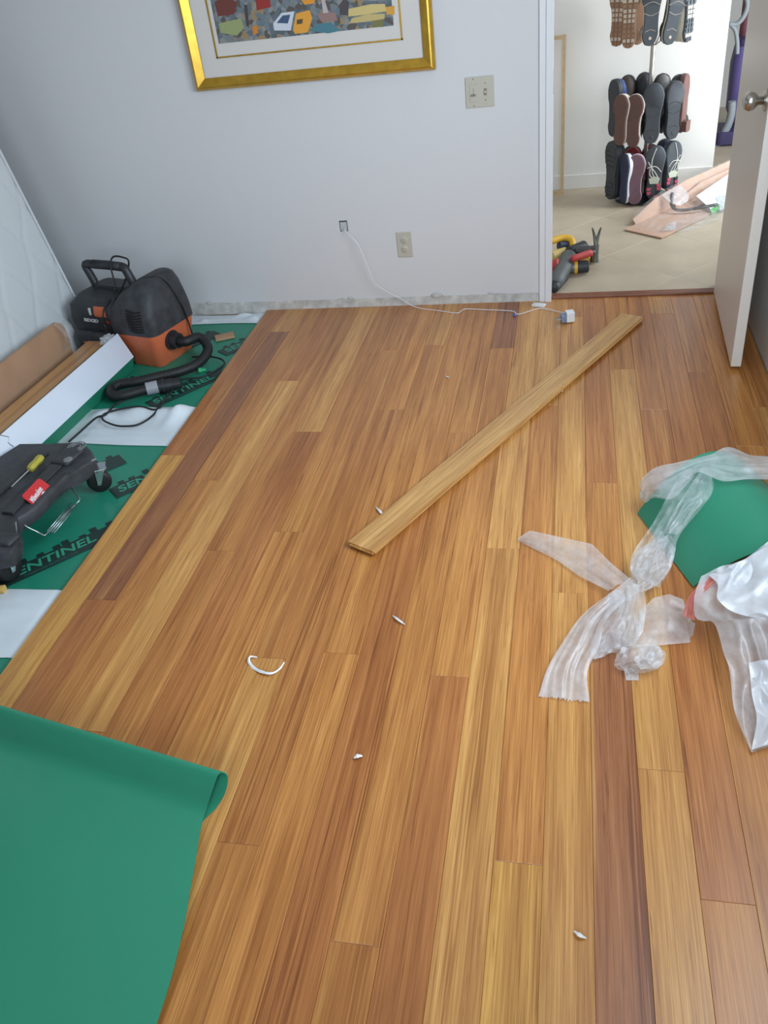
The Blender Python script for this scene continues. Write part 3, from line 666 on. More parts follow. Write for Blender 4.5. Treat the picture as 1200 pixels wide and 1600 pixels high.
obj('cord', tube(B(), catmull([vl(-.236, -.028, .02), vl(-.240, -.028, .12), vl(-.238, -.030, .205)], 12), .0040, 8), M_rub, vc, smooth=True)
g = fz(311, 579, UZ+.012); g2 = fz(319, 578, UZ+.012)
pe = thing('green_plug_cap', 'small bright green plug cap on the underlayment beside the vacuum hose', 'plug cap', (g.x, g.y, UZ))
M_gcap = mat('bright_green_plastic', (60, 170, 120), .4)
bm = B(); cyl(bm, g, g+(g2-g)*.55, .012, 14); obj('cap', bm, M_gcap, pe, smooth=True, auto=40)
bm = B(); cyl(bm, g+(g2-g)*.55, g2+(g2-g)*.3, .007, 12); obj('stem', bm, M_gcap, pe, smooth=True, auto=40)
q = fz(351, 526, UZ+.008)
tag(obj('cardboard_scrap', box(B(), -.045, .045, -.028, .028, -.006, .006, Matrix.Translation(q) @ Matrix.Rotation(.45, 4, 'Z')), M_card, bevel=.002), 'small brown offcut lying on the green underlayment by the vacuum', 'offcut')

# ================================================================ BLACK ROLLING CREEPER
CZT = .125
cp_px = [(100, 690), (118, 688), (133, 692), (143, 702), (147, 712), (143, 720), (128, 730), (110, 738), (98, 748), (87, 758), (70, 775), (55, 792), (40, 802), (26, 810), (19, 820), (24, 836), (22, 856), (13, 867), (-10, 872)]
ctr = [fz(u, v, CZT) for u, v in cp_px]
lx = -1.955
poly = [(p.x, p.y) for p in ctr] + [(lx+.03, 1.62), (lx, 1.70), (lx, 2.20), (lx+.03, 2.29)]
cr_ = thing('mechanic_creeper', 'black plastic rolling creeper with casters and red badge on underlayment', 'creeper', (-1.78, 1.95, UZ))
def inset(pl, d):
    c = Vector((sum(p[0] for p in pl)/len(pl), sum(p[1] for p in pl)/len(pl))); return [tuple(Vector(p)+(c-Vector(p)).normalized()*d) for p in pl]
bm = loft(B(), [[Vector((x, y, z)) for x, y in inset(poly, d)] for d, z in ((.022, .070), (.004, .078), (0, .092), (0, .112), (.006, .121), (.016, .125))])
obj('deck', bm, M_blackd, cr_, smooth=True, auto=35)
# raised rails, tool channel and end pads
def deckbox(u0, v0, u1, v1, wdt, z0, z1, m, nm, bev=.004):
    a = fz(u0, v0, z1); b = fz(u1, v1, z1); d = (b-a).normalized(); L_ = (b-a).length
    M = Matrix.Translation((a.x, a.y, 0)) @ Matrix.Rotation(math.atan2(d.y, d.x), 4, 'Z')
    return obj(nm, box(B(), 0, L_, -wdt/2, wdt/2, z0, z1, M), m, cr_, bevel=bev)
deckbox(10, 800, 88, 725, .045, .118, .137, M_black, 'rail')
deckbox(-20, 782, 70, 705, .030, .118, .134, M_black, 'rail')
deckbox(90, 722, 118, 697, .07, .118, .140, M_blackd, 'end_pad', .012)
deckbox(-5, 848, 14, 830, .08, .118, .138, M_blackd, 'end_pad', .012)
q = fz(106, 718, .138); bm = B(); ico(bm, q, .016, 3, (1, 1.1, .3)); obj('dome_knob', bm, mat('worn_grey', (120, 122, 124), .5), cr_, smooth=True)
q = fz(120, 699, .138); bm = B()
for k in range(3): tube(bm, [q+Vector((.020+.006*k, 0, .002))*0+Vector(((.014+.009*k)*math.cos(a), (.014+.009*k)*math.sin(a), .003)) for a in [i*PI/10 for i in range(-3, 12)]], .0018, 6)
obj('round_ridge', bm, mat('worn_grey', (120, 122, 124), .5), cr_, smooth=True)
# side handle slots in paler plastic
M_scuff = mat('scuffed_grey_edge', (128, 130, 132), .55)
for px in ([(74, 755), (78, 758), (86, 754), (97, 741)], [(35, 805), (39, 803), (48, 795), (44, 789)], [(24, 815), (25, 828), (24, 838), (22, 856)], [(110, 738), (128, 731), (142, 721), (150, 717)]):
    obj('edge_lip', tube(B(), catmull([fz(u, v, .118) for u, v in px], 14), .0035, 8), M_scuff, cr_, smooth=True)
# red badge with white lettering on the sloping side
b0 = fz(48, 776, .112); b1 = fz(66, 757, .112); mid = (b0+b1)/2
xd = (b1-b0).normalized(); yd = Vector((-xd.y, xd.x, 0))
if yd.x > 0: yd = -yd
yd = (yd*.55+Vector((0, 0, .85))).normalized()
bw = (b1-b0).length
bw *= 1.5; BM_ = frame_m(fz(60, 771, .130), xd, (-.62, .42, .66))
bad = obj('badge', prism(B(), rrect(-bw*.5, bw*.5, -.032, .032, .010, 4), 0, .003, BM_), mat('badge_red', (196, 44, 48), .4), cr_)
tag(bad, 'red badge with white script lettering')
tb = text_bm('Milwaukee', .026, BM_ @ Matrix.Translation((-bw*.44, -.010, .0035)) @ Matrix.Rotation(.12, 4, 'Z'), .0005, .35, .62)
obj('badge_lettering', tb, mat('logo_white', (220, 220, 220), .5), bad)
obj('badge_bolt', prism(B(), [(-bw*.30, -.024), (bw*.20, -.012), (bw*.12, -.006), (bw*.46, .006), (-.0, -.010), (bw*.06, -.014)], .003, .0042, BM_), mat('logo_white', (220, 220, 220), .5), bad)
def caster(u, v, uc, vc_, ax):
    c = fz(u, v, UZ+.0375); wz = .0375
    c = Vector((c.x, c.y, UZ+.0425)); ax = Vector(ax).normalized()
    cs_ = thing if False else None
    prof = [(.010, -.014), (.034, -.014), (.040, -.010), (.042, -.004), (.042, .004), (.040, .010), (.034, .014), (.010, .014)]
    M = Matrix.Translation(c) @ ax.to_track_quat('Z', 'Y').to_matrix().to_4x4()
    wl = obj('wheel', lathe(B(), prof, M, 28), M_rub, cr_, smooth=True, auto=40)
    bm = B(); cyl(bm, c-ax*.021, c+ax*.021, .006, 10); obj('axle_bolt', bm, M_zinc, wl, smooth=True, auto=40)
    sd = Vector((-ax.y, ax.x, 0)); off = sd*.014
    bm = B()
    for s in (-1, 1):
        pl = [c+ax*s*.018+Vector((0, 0, -.008))-sd*.006, c+ax*s*.018+Vector((0, 0, -.008))+sd*.006, c+ax*s*.018+off+sd*.016+Vector((0, 0, .045)), c+ax*s*.018+off-sd*.016+Vector((0, 0, .045))]
        loft(bm, [pl, [p+ax*.0022 for p in pl]])
    cyl(bm, c+off+Vector((0, 0, .044)), c+off+Vector((0, 0, .050)), .024, 18)
    obj('fork', bm, M_zinc, cr_, bevel=.0008)
    t = c+off+Vector((0, 0, .052)); M2 = Matrix.Translation(t) @ Matrix.Rotation(math.atan2(ax.y, ax.x), 4, 'Z')
    obj('mount_plate', box(B(), -.028, .028, -.022, .022, -.002, .004, M2), M_zinc, cr_, bevel=.001)
caster(156, 753, 0, 0, (.40, -.92, 0)); caster(15, 890, 0, 0, (.93, -.35, 0))
# wire side tray
Mw = M_zinc
bm = B(); tube(bm, catmull([fz(100, 742, .10), fz(103, 750, .085), fz(113, 764, .065), fz(124, 779, .05), fz(121, 785, .045), fz(119, 787, .045)], 20), .0024, 8)
tube(bm, catmull([fz(119, 787, .045), fz(95, 811, .04), fz(73, 834, .04), fz(68, 836, .042), fz(58, 831, .055), fz(40, 822, .085), fz(37, 815, .10)], 30), .0024, 8)
obj('wire_bracket', bm, Mw, cr_, smooth=True)
for k in range(4):
    du = (110+3.2*k, 787+1.0*k); dv_ = (74+3.6*k, 830+.8*k)
    obj('tray_wire', tube(B(), [fz(*du, .044), fz(*dv_, .040)], .0019, 8), Mw, cr_, smooth=True)
# screwdriver lying in the creeper's channel
s0 = fz(65, 714, .150); s1 = fz(46, 734, .150); s2 = fz(18, 761, .145); dS = (s1-s0).normalized()
sd_ = thing('screwdriver', 'yellow handled screwdriver lying on the black creeper', 'screwdriver', s1)
M = Matrix.Translation(s0) @ dS.to_track_quat('Z', 'Y').to_matrix().to_4x4(); Lh = (s1-s0).length
obj('handle', lathe(B(), [(.008, 0), (.0135, .004), (.0145, .02), (.0125, Lh*.45), (.0140, Lh*.75), (.0125, Lh*.95), (.007, Lh)], M, 6), mat('yellow_green_plastic', (168, 158, 40), .3), sd_, smooth=False)
bm = B(); cyl(bm, s1, s2, .0032, 10); obj('blade', bm, M_zinc, sd_, smooth=True, auto=40)
q = fz(1, 926, -.005); hx_ = thing('hand_tool', 'pale wooden tool handle end on the white film at the left edge', 'tool handle', (q.x-.06, q.y, UZ))
bm = B(); c0 = Vector((q.x-.14, q.y-.02, .003)); c1 = Vector((q.x+.012, q.y+.008, .003)); cyl(bm, c0, c1, .014, 14, .013); obj('grip', bm, mat('pale_yellow_wood', (206, 170, 96), .5), hx_, smooth=True, auto=40)
bm = B(); cyl(bm, c0, c0+(c0-c1).normalized()*.01, .015, 14); obj('ferrule', bm, M_zinc, hx_, smooth=True, auto=40)

# ================================================================ GREEN SHEET folded over in the foreground
M_greens = mat('green_sheet', (50, 138, 108), .27, bump=.03, bscale=500)
M_greenp = M_greens
EL = [(296, 1318, .004), (318, 1282, .004), (338, 1262, .010), (352, 1238, .036), (356, 1216, .062), (350, 1207, .076), (341, 1211, .079), (332, 1234, .056), (323, 1260, .028), (317, 1280, .017), (312, 1305, .020), (306, 1345, .026), (296, 1398, .028), (286, 1450, .024), (268, 1525, .018), (245, 1600, .014), (205, 1720, .012)]
edge = catmull([fz(*p) for p in EL], 90)
ax = fz(2, 1103, .076)-fz(350, 1207, .076); ax.z = 0; ax.normalize()
rows = []
for i in range(61):
    t = i/60
    rows.append([p+ax*1.2*t+Vector((0, 0, (.010*math.sin(PI*min(1, t*1.4))+.008*noise.noise(Vector((t*3, j*.06, 2))))*max(0, min(1, (j-50)/12)))) for j, p in enumerate(edge)])
tag(obj('green_sheet', gridm(B(), rows), M_greenp, smooth=True, solid=.002), 'smooth green sheet curled over on itself in the left foreground', 'underlayment')

# ================================================================ GREEN ROLL AND PLASTIC on the right
GA = fz(1003, 811, .004); GB = fz(1083, 917, .004)
dAB = (GB-GA).normalized(); pr_ = Vector((-dAB.y, dAB.x, 0))
if pr_.x < 0: pr_ = -pr_
rows = []
for i in range(41):
    t = i/40
    row = []
    for j in range(61):
        s = j/60; d = .47*s
        z = .004+.17*math.sin(min(1, s*1.06)*PI)**.9*(1 if s < .95 else 1)
        d2 = d*(.92)
        p = GA+dAB*(-.03+((GB-GA).length+.03+.55*d2)*t)+pr_*d2; p.z = max(.004, z)
        row.append(p)
    rows.append(row)
gr = tag(obj('bowed_green_sheet', gridm(B(), rows), M_greens, smooth=True, solid=.002), 'green underlayment remnant bowed up from the floor on the right under plastic', 'underlayment')
def polyl(pts, n):
    P = [Vector(p) for p in pts]; out = []
    for i in range(n):
        t = i/(n-1)*(len(P)-1); k_ = min(int(t), len(P)-2); out.append(P[k_].lerp(P[k_+1], t-k_))
    return out
def film(name, A, Bb, m, parent, n=60, k=26, wr=.006, fl_=3.0, fw=9.0, seed=0, ridge=.5, zmin=.002, straight=False, jag=0):
    """sheet of plastic film between two rails of (u, v, height) points"""
    cv = polyl if straight else catmull
    ra = cv([fz(u, v, z) for u, v, z in A], n); rb = cv([fz(u, v, z) for u, v, z in Bb], n); rows = []
    for i in range(n):
        row = []; T = (ra[min(i+1, n-1)]-ra[max(i-1, 0)]); W = rb[i]-ra[i]; N_ = T.cross(W)
        if N_.length > 1e-9: N_.normalize()
        if N_.z < 0: N_ = -N_
        for j in range(k):
            t = j/(k-1); p = ra[i].lerp(rb[i], t)
            v1 = noise.noise(Vector((i/n*fl_+seed, t*fw, seed*1.7))); v2 = noise.noise(Vector((i/n*fl_*1.1+t*1.5, t*fw*.75-i/n*1.5, seed+9)))
            d = wr*((1-ridge)*v1*1.2+ridge*(1-3.2*abs(v2))+.10*noise.noise(p*70))
            if jag and i > n-4: p = p+T.normalized()*jag*noise.noise(Vector((t*40, seed, i)))
            p = p+N_*d*(.35+.65*math.sin(PI*t)); p.z = max(zmin+.0005*(j % 2), p.z); row.append(p)
        rows.append(row)
    return obj(name, gridm(B(), rows), m, parent, smooth=True)
def wad(name, c, r, sq, m, parent, seed=0, amp=.5, fr=1.0):
    bm = B(); c = Vector(c); vs = ico(bm, c, r, 5, sq)
    for v in vs:
        q_ = (v.co-c)*fr; d = 1-1.7*abs(noise.noise(q_*45+Vector((seed, 0, 0))))-.8*abs(noise.noise(q_*100+Vector((0, seed, 0))))
        v.co = c+(v.co-c)*(1-amp+amp*(d+.6)); v.co.z = max(.002, v.co.z)
    return obj(name, bm, m, parent, smooth=True)
pf = thing('torn_plastic_film', 'knotted torn strips of clear plastic film on the floor beside the green roll', 'plastic', (.08, 1.6, 0))
film('film_tail', [(810, 841, .012), (828, 829, .03), (870, 838, .032), (925, 850, .035), (955, 880, .04), (985, 905, .045)], [(808, 844, .008), (830, 855, .008), (870, 875, .010), (905, 900, .012), (935, 915, .02), (950, 923, .03)], M_film, pf, wr=.006, fl_=1.2, fw=6, seed=1, straight=True)
film('film_tail', [(985, 902, .05), (950, 928, .05), (910, 960, .04), (878, 1005, .03), (855, 1045, .02), (841, 1088, .006)], [(1000, 925, .05), (965, 950, .06), (945, 975, .055), (936, 1010, .04), (918, 1050, .02), (921, 1097, .006)], M_bag, pf, n=80, k=40, wr=.008, fl_=1.2, fw=7, seed=2, ridge=.35, jag=.012)
film('film_fold', [(950, 930, .05), (945, 975, .055), (935, 1000, .04), (924, 1018, .015), (928, 1032, .006)], [(1005, 910, .06), (1010, 950, .075), (1005, 985, .06), (992, 1008, .04), (975, 1016, .02)], M_film, pf, wr=.016, fl_=1.6, fw=3.5, seed=3, straight=True)
film('film_fold', [(975, 935, .06), (950, 985, .05), (935, 1020, .02)], [(1000, 930, .07), (1002, 975, .08), (990, 1012, .03)], M_film2, pf, wr=.012, seed=4)
film('film_tail', [(1000, 955, .05), (1020, 935, .05), (1045, 929, .035), (1068, 938, .025), (1072, 955, .02)], [(985, 1012, .02), (1010, 1010, .012), (1040, 1008, .008), (1078, 1005, .004), (1086, 975, .006)], M_film, pf, wr=.010, fl_=1.2, fw=4, seed=5, straight=True)
film('film_knot', [(972, 1012, .03), (962, 1028, .03), (962, 1042, .015), (980, 1052, .012)], [(1030, 1010, .04), (1035, 1025, .05), (1028, 1045, .03), (1005, 1052, .012)], M_film, pf, n=50, k=50, wr=.016, fl_=3, fw=4.5, seed=21, ridge=.7)
film('film_knot', [(1000, 1015, .035), (990, 1030, .05), (1000, 1046, .03)], [(1030, 1012, .03), (1040, 1022, .03), (1034, 1040, .012)], M_bag, pf, n=40, k=40, wr=.014, fl_=3, fw=4, seed=22, ridge=.7)
q = fz(985, 1055, .004); film('film_end', [(975, 1045, .012), (978, 1063, .003)], [(998, 1042, .012), (998, 1063, .003)], M_film, pf, n=12, k=10, wr=.002)
sl = thing('plastic_sleeve', 'crinkled clear plastic sleeve draped over the top of the green roll', 'plastic', (.4, 2.1, 0))
film('sleeve_arch', [(1000, 778, .05), (1001, 752, .10), (1025, 731, .14), (1062, 722, .165), (1108, 711, .18), (1138, 699, .185), (1172, 711, .185), (1205, 714, .185), (1250, 722, .16)], [(1008, 786, .07), (1022, 778, .10), (1050, 780, .135), (1075, 755, .165), (1092, 738, .19), (1130, 752, .19), (1165, 750, .195), (1205, 749, .195), (1250, 752, .17)], M_bag, sl, n=90, k=34, wr=.010, fl_=3, fw=7, seed=7)
film('sleeve_twist', [(1085, 730, .18), (1060, 748, .19), (1040, 782, .16), (1022, 815, .12), (990, 862, .08), (985, 888, .05), (992, 918, .03)], [(1108, 732, .18), (1115, 762, .19), (1100, 790, .17), (1066, 830, .12), (1052, 862, .08), (1046, 885, .05), (1030, 912, .03)], M_film2, sl, n=80, k=30, wr=.012, fl_=2, fw=4, seed=8)
film('sleeve_twist', [(1095, 735, .195), (1075, 765, .195), (1052, 800, .16), (1035, 835, .12)], [(1112, 745, .20), (1110, 775, .195), (1085, 800, .17), (1058, 835, .13)], M_film2, sl, n=50, k=20, wr=.01, fl_=3, fw=5, seed=9)
film('sleeve_fold', [(1040, 838, .11), (1012, 850, .09), (992, 866, .07), (984, 890, .05), (990, 915, .03)], [(1056, 858, .10), (1050, 880, .07), (1042, 898, .06), (1025, 915, .04), (1003, 926, .03)], M_film, sl, n=60, k=40, wr=.014, fl_=3.5, fw=4, seed=15, ridge=.7)
film('sleeve_fold', [(1030, 830, .12), (1000, 870, .09), (988, 900, .06)], [(1058, 845, .12), (1050, 885, .09), (1030, 918, .05)], M_film2, sl, n=60, k=40, wr=.018, fl_=3, fw=4, seed=16, ridge=.7)
tb_ = thing('trash_bag', 'white plastic drawstring bag spilling over the floor at the right edge', 'plastic bag', (.52, 1.6, 0))
film('bag_body', [(1096, 902, .13), (1086, 932, .11), (1088, 966, .08), (1116, 975, .085), (1131, 1022, .07), (1140, 1048, .06), (1148, 1112, .035), (1173, 1177, .004)], [(1250, 830, .21), (1255, 880, .21), (1260, 930, .18), (1260, 980, .15), (1260, 1030, .11), (1255, 1080, .08), (1250, 1120, .04), (1245, 1150, .006)], M_bag, tb_, n=90, k=40, wr=.022, fl_=3, fw=4, seed=10, ridge=.7)
film('bag_fold', [(1108, 900, .145), (1122, 915, .145), (1122, 938, .14), (1150, 958, .13), (1195, 968, .13)], [(1165, 882, .175), (1205, 845, .20), (1240, 860, .205), (1250, 900, .20), (1255, 950, .175)], M_bagd, tb_, n=60, k=34, wr=.018, fl_=2, fw=3, seed=11, ridge=.7)
film('bag_flap', [(1173, 1172, .012), (1182, 1125, .045), (1175, 1085, .065), (1170, 1035, .09)], [(1245, 1148, .02), (1250, 1110, .06), (1250, 1070, .09), (1250, 1030, .12)], M_bagd, tb_, n=40, k=24, wr=.018, fl_=2.5, fw=3, seed=13, ridge=.7)
film('drawstring', [(1067, 962, .06), (1073, 940, .085), (1085, 922, .11), (1112, 899, .14)], [(1086, 970, .065), (1087, 950, .09), (1096, 930, .115), (1125, 903, .15)], M_pink, tb_, n=40, k=14, wr=.004, seed=14)
# ================================================================ SCRAPS on the floor
M_scrap = mat('white_scrap', (232, 234, 238), .5)
def scrap(px, wd, lab, z=.004):
    P_ = catmull([fz(u, v, z+.004*math.sin(i*1.7)) for i, (u, v) in enumerate(px)], 26); rows = []
    for i, p in enumerate(P_):
        t = (P_[min(i+1, 25)]-P_[max(i-1, 0)]).normalized(); s = Vector((-t.y, t.x, 0)); ww = wd*(.35+.65*math.sin(PI*(i+1)/27))*(1+.35*noise.noise(p*300))
        rows.append([p-s*ww, p+Vector((0, 0, .0025)), p+s*ww])
    return tag(obj('plastic_shred', gridm(B(), rows), M_scrap, smooth=True, solid=.0006), lab, 'scrap', 'white scraps on the floor')
scrap([(402, 1027), (391, 1026), (389, 1034), (397, 1044), (410, 1050), (424, 1052), (436, 1046), (444, 1035)], .0042, 'curved white plastic shred on the floor, largest scrap, left of centre')
scrap([(614, 962), (622, 968), (633, 976)], .0032, 'thin white shred on the floor below the loose plank end')
scrap([(588, 793), (594, 799), (598, 805)], .0038, 'white sliver beside the near end of the loose plank')
scrap([(553, 1184), (559, 1181), (566, 1181)], .006, 'small white flake alone on the middle of the near floor')
scrap([(897, 1455), (906, 1461), (916, 1466)], .0035, 'translucent shred on the light plank near the bottom edge')
scrap([(876, 606), (879, 612)], .004, 'tiny white crumb against the lower side of the loose plank')
scrap([(697, 588), (702, 590)], .003, 'tiny white crumb on the far floor left of the loose plank')

# ================================================================ THE HALL: shoe tree
RX, RY = .425, 5.285
rk = thing('shoe_tree', 'chrome pole shoe tree in the hall hung with many shoes', 'shoe rack', (RX, RY, 0))
bm = B(); cyl(bm, (RX, RY, .02), (RX, RY, 1.35), .0125, 20); obj('pole', bm, M_steel, rk, smooth=True, auto=40)
obj('base', lathe(B(), [(.16, 0), (.16, .008), (.05, .020), (.014, .030)], Matrix.Translation((RX, RY, 0)), 32), M_black, rk, smooth=True, auto=40)
for zt in (.10, .42, .80):
    for k in range(9):
        a = 2*PI*k/9+.2; d = Vector((math.cos(a), math.sin(a), 0)); c = Vector((RX, RY, zt))
        obj('hook', tube(B(), catmull([c+d*.012, c+d*.05+Vector((0, 0, .03)), c+d*.085+Vector((0, 0, .09))], 8), .003, 6), M_steel, rk, smooth=True)
def outline(t, side, W=1.0):
    """half width of a sole at t (0 heel .. 1 toe) on the given side"""
    k = [(0, .0), (.02, .42), (.08, .66), (.18, .78), (.32, .74), (.45, .72), (.58, .82), (.70, .95), (.80, 1.0), (.90, .86), (.96, .60), (.985, .38), (1, .0)]
    for (a, b), (c, d) in zip(k, k[1:]):
        if a <= t <= c: v = b+(d-b)*(t-a)/(c-a); break
    if side > 0 and .25 < t < .6: v *= .86
    return v*W
def shoe(u, v0, v1, yaw, Y, m_sole, m_up, lab, lean=0, foot=1, wid=1.0, m_rim=None, heel=False, tread='plain', thick=.026, m_tread=None, roll_=0, L=None):
    """v0 / v1: image rows of toe and heel; yaw: where the sole faces (0 = towards the camera, + = to the right)"""
    top = fy(u, v0, Y); bo = fy(u, v1, Y); Lz = L or (top.z-bo.z); X = (top.x+bo.x)/2
    if L: bo.z = top.z-L
    if bo.z < .004: Lz -= (.004-bo.z); bo.z = .004
    t_ = thing('shoe', lab, 'shoe', (X, Y, bo.z), 0, 'shoes on the shoe tree')
    n = Vector((math.sin(yaw), -math.cos(yaw), 0)); upv = Vector((math.sin(lean), 0, math.cos(lean))); upv = (upv-n*upv.dot(n)*.0).normalized(); sd = upv.cross(n).normalized()*foot
    Wd = .050*wid; c = Vector((X, Y, bo.z))
    ts = [0, .02, .05, .1, .18, .26, .34, .42, .5, .58, .66, .74, .80, .86, .92, .96, .985, 1]
    def P(t, s, h): return c+upv*(Lz*t)+sd*(s*Wd)-n*h      # h: depth behind the outsole face
    def ringpts(h, g=1.0, sh=0):
        return [P(sh+(1-2*sh)*t, outline(t, 1)*g, h) for t in ts]+[P(sh+(1-2*sh)*t, -outline(t, -1)*g, h) for t in ts[::-1][1:-1]]
    arch = 0
    obj('sole', loft(B(), [ringpts(.002, .95, .006), ringpts(0, .9, .012)][::-1]+[ringpts(.004), ringpts(thick*.45)]), m_sole, t_, smooth=True, auto=40)
    obj('midsole', loft(B(), [ringpts(thick*.44, 1.0), ringpts(thick*.5, 1.03, -.004), ringpts(thick, 1.02, -.003), ringpts(thick+.004, .97)]), m_rim or m_sole, t_, smooth=True, auto=40)
    # upper: stations from heel to toe
    st = [(.01, .05, .55), (.05, .068, .80), (.15, .075, .85), (.28, .072, .82), (.40, .075, .80), (.52, .070, .86), (.64, .058, .92), (.76, .050, .95), (.86, .046, .94), (.94, .038, .84), (.985, .022, .55)]
    rings = []
    for t, hh, g in st:
        w_ = (outline(t, 1)+outline(t, -1))/2*Wd*g; m0 = (outline(t, 1)-outline(t, -1))/2*Wd
        ring = []
        for k in range(12):
            a = PI*k/11
            ring.append(c+upv*(Lz*t)+sd*(m0+w_*math.cos(a))-n*(thick+.002+hh*math.sin(a)**.75))
        rings.append(ring)
    obj('upper', loft(B(), rings), m_up, t_, smooth=True)
    if not heel:
        ring = []
        oc = c+upv*(Lz*.22)-n*(thick+.074)
        obj('opening', loft(B(), [[oc+upv*(Lz*.14*math.cos(a))+sd*(.022*math.sin(a))-n*h for a in [2*PI*k/14 for k in range(14)]] for h in (-.004, .006)]), mat('shoe_lining', (60, 58, 60), .8), t_, smooth=True, auto=40)
    mt_ = m_tread or m_sole
    if heel:
        pts = [P(t, s, 0) for t, s in ((0.01, .35), (.03, .62), (.20, .66), (.22, 0), (.20, -.66), (.03, -.62), (.01, -.35))]
        obj('heel_block', loft(B(), [pts, [p+n*.028 for p in pts]]), m_sole, t_)
    if tread == 'bars':
        for t in (.06, .13, .20, .28, .56, .64, .72, .80, .88):
            w_ = outline(t, 1)*.82; obj('tread', loft(B(), [[P(t-.02, w_, .001), P(t+.02, w_, .001), P(t+.025, 0, .001), P(t+.02, -w_, .001), P(t-.02, -w_, .001), P(t-.015, 0, .001)], [P(t-.02, w_, -.004), P(t+.02, w_, -.004), P(t+.025, 0, -.004), P(t+.02, -w_, -.004), P(t-.02, -w_, -.004), P(t-.015, 0, -.004)]]), mt_, t_)
    if tread == 'lugs':
        for t in [.05+.075*i for i in range(12)]:
            for s in (-.55, 0, .55):
                w_ = outline(t, s or 1); a = s*w_*1.1
                if w_ < .3: continue
                q = [P(t-.026, a-.20*w_, .001), P(t+.026, a-.20*w_, .001), P(t+.026, a+.20*w_, .001), P(t-.026, a+.20*w_, .001)]
                obj('tread_lug', loft(B(), [q, [p+n*.006 for p in q]]), mt_ if (int(t*40)+int(s*4)) % 2 else m_sole, t_)
    if tread == 'line':
        for pl in ([(.50, -.7), (.46, 0), (.50, .7)], [(.60, -.85), (.66, 0), (.60, .85)], [(.22, -.5), (.25, 0), (.22, .5)]):
            obj('sole_groove', tube(B(), catmull([P(t, s, -.001) for t, s in pl], 10), .0012, 6), mt_, t_)
        obj('sole_stud', lathe(B(), [(.008, 0), (.008, .002), (.006, .003)], Matrix.Translation(P(.12, 0, .001)) @ n.to_track_quat('Z', 'Y').to_matrix().to_4x4(), 12), mt_, t_)
    if tread == 'runner':
        for pl in ([(.36, -.5), (.52, 0), (.60, .35), (.72, .72)], [(.97, .0), (.75, .35), (.55, .30), (.42, .05)], [(.52, -.62), (.62, -.1), (.62, .5), (.60, .8)], [(.36, -.3), (.46, .45), (.60, .5)]):
            obj('sole_line', tube(B(), catmull([P(t, s, -.001) for t, s in pl], 14), .0022, 6), mat('off_white_rubber', (222, 220, 210), .5), t_, smooth=True)
        obj('arch_piece', loft(B(), [[P(t, s*.7, .002) for t, s in ((.30, .6), (.40, .8), (.44, 0), (.40, -.8), (.30, -.6))], [P(t, s*.7, -.004) for t, s in ((.30, .6), (.40, .8), (.44, 0), (.40, -.8), (.30, -.6))]]), mat('pale_arch', (196, 200, 180), .5), t_)
        for i, (t, s) in enumerate(((.05, .25), (.05, -.25), (.12, .48), (.12, -.48), (.20, .5), (.20, -.5), (.27, .45), (.27, -.45))):
            q = [P(t-.028, s-.16, .001), P(t+.028, s-.20, .001), P(t+.028, s+.20, .001), P(t-.028, s+.16, .001)]
            obj('heel_lug', loft(B(), [q, [p+n*.006 for p in q]]), mat('pink_rubber', (206, 84, 104), .5) if i % 3 else mat('dark_lug', (50, 54, 62), .6), t_)
    return t_
S = lambda nm, c, r=.6: mat(nm, c, r, bump=.1, bscale=150, vary=.08, vscale=20)
sBrown = S('sole_tan', (150, 116, 90)); sTanW = S('sole_tan_pale', (196, 180, 164)); sGrey = S('sole_charcoal', (72, 78, 84)); sBlk = S('sole_black', (62, 66, 72)); sMar = S('sole_brown', (104, 76, 70)); sPur = S('sole_mauve', (122, 92, 104))
uNav = S('upper_navy', (42, 50, 78)); uBlk = S('upper_black', (40, 42, 46)); uTan = S('upper_tan', (150, 112, 84)); uWht = S('rim_white', (226, 220, 206), .5); uRed = S('upper_red', (150, 40, 48)); uBlue = S('upper_blue', (60, 80, 136)); uGr = S('upper_grey', (120, 118, 116)); uDbr = S('upper_dark_brown', (76, 62, 54))
# top tier: toes run out of the frame
shoe(964, -28, 73, -.45, 5.17, sBrown, uTan, 'tan lugged shoe at the left of the top tier, sole out', tread='lugs', m_tread=sTanW, foot=-1, m_rim=uWht, wid=.95)
shoe(984, -28, 76, -.15, 5.15, sBrown, uTan, 'tan lugged shoe on the top tier next to a charcoal sole', tread='lugs', m_tread=sTanW, m_rim=uWht, wid=1.0)
shoe(1000, -30, 70, .3, 5.34, uTan, uTan, 'plain tan shoe tucked behind the top tier soles', wid=.9)
shoe(1018, -34, 72, .10, 5.14, sGrey, uBlk, 'charcoal flat sole upright at the middle of the top tier', foot=-1, m_rim=uWht, tread='line', m_tread=sTanW, wid=1.05)
shoe(1048, -34, 70, .30, 5.15, sGrey, uBlk, 'charcoal flat sole tilted to the right on the top tier', m_rim=uWht, tread='line', m_tread=sTanW, lean=.17, wid=1.05)
shoe(1079, -32, 66, .85, 5.19, sGrey, uWht, 'white sided shoe with grey lugs at the right of the top tier', tread='lugs', m_tread=uWht, m_rim=uWht, foot=-1)
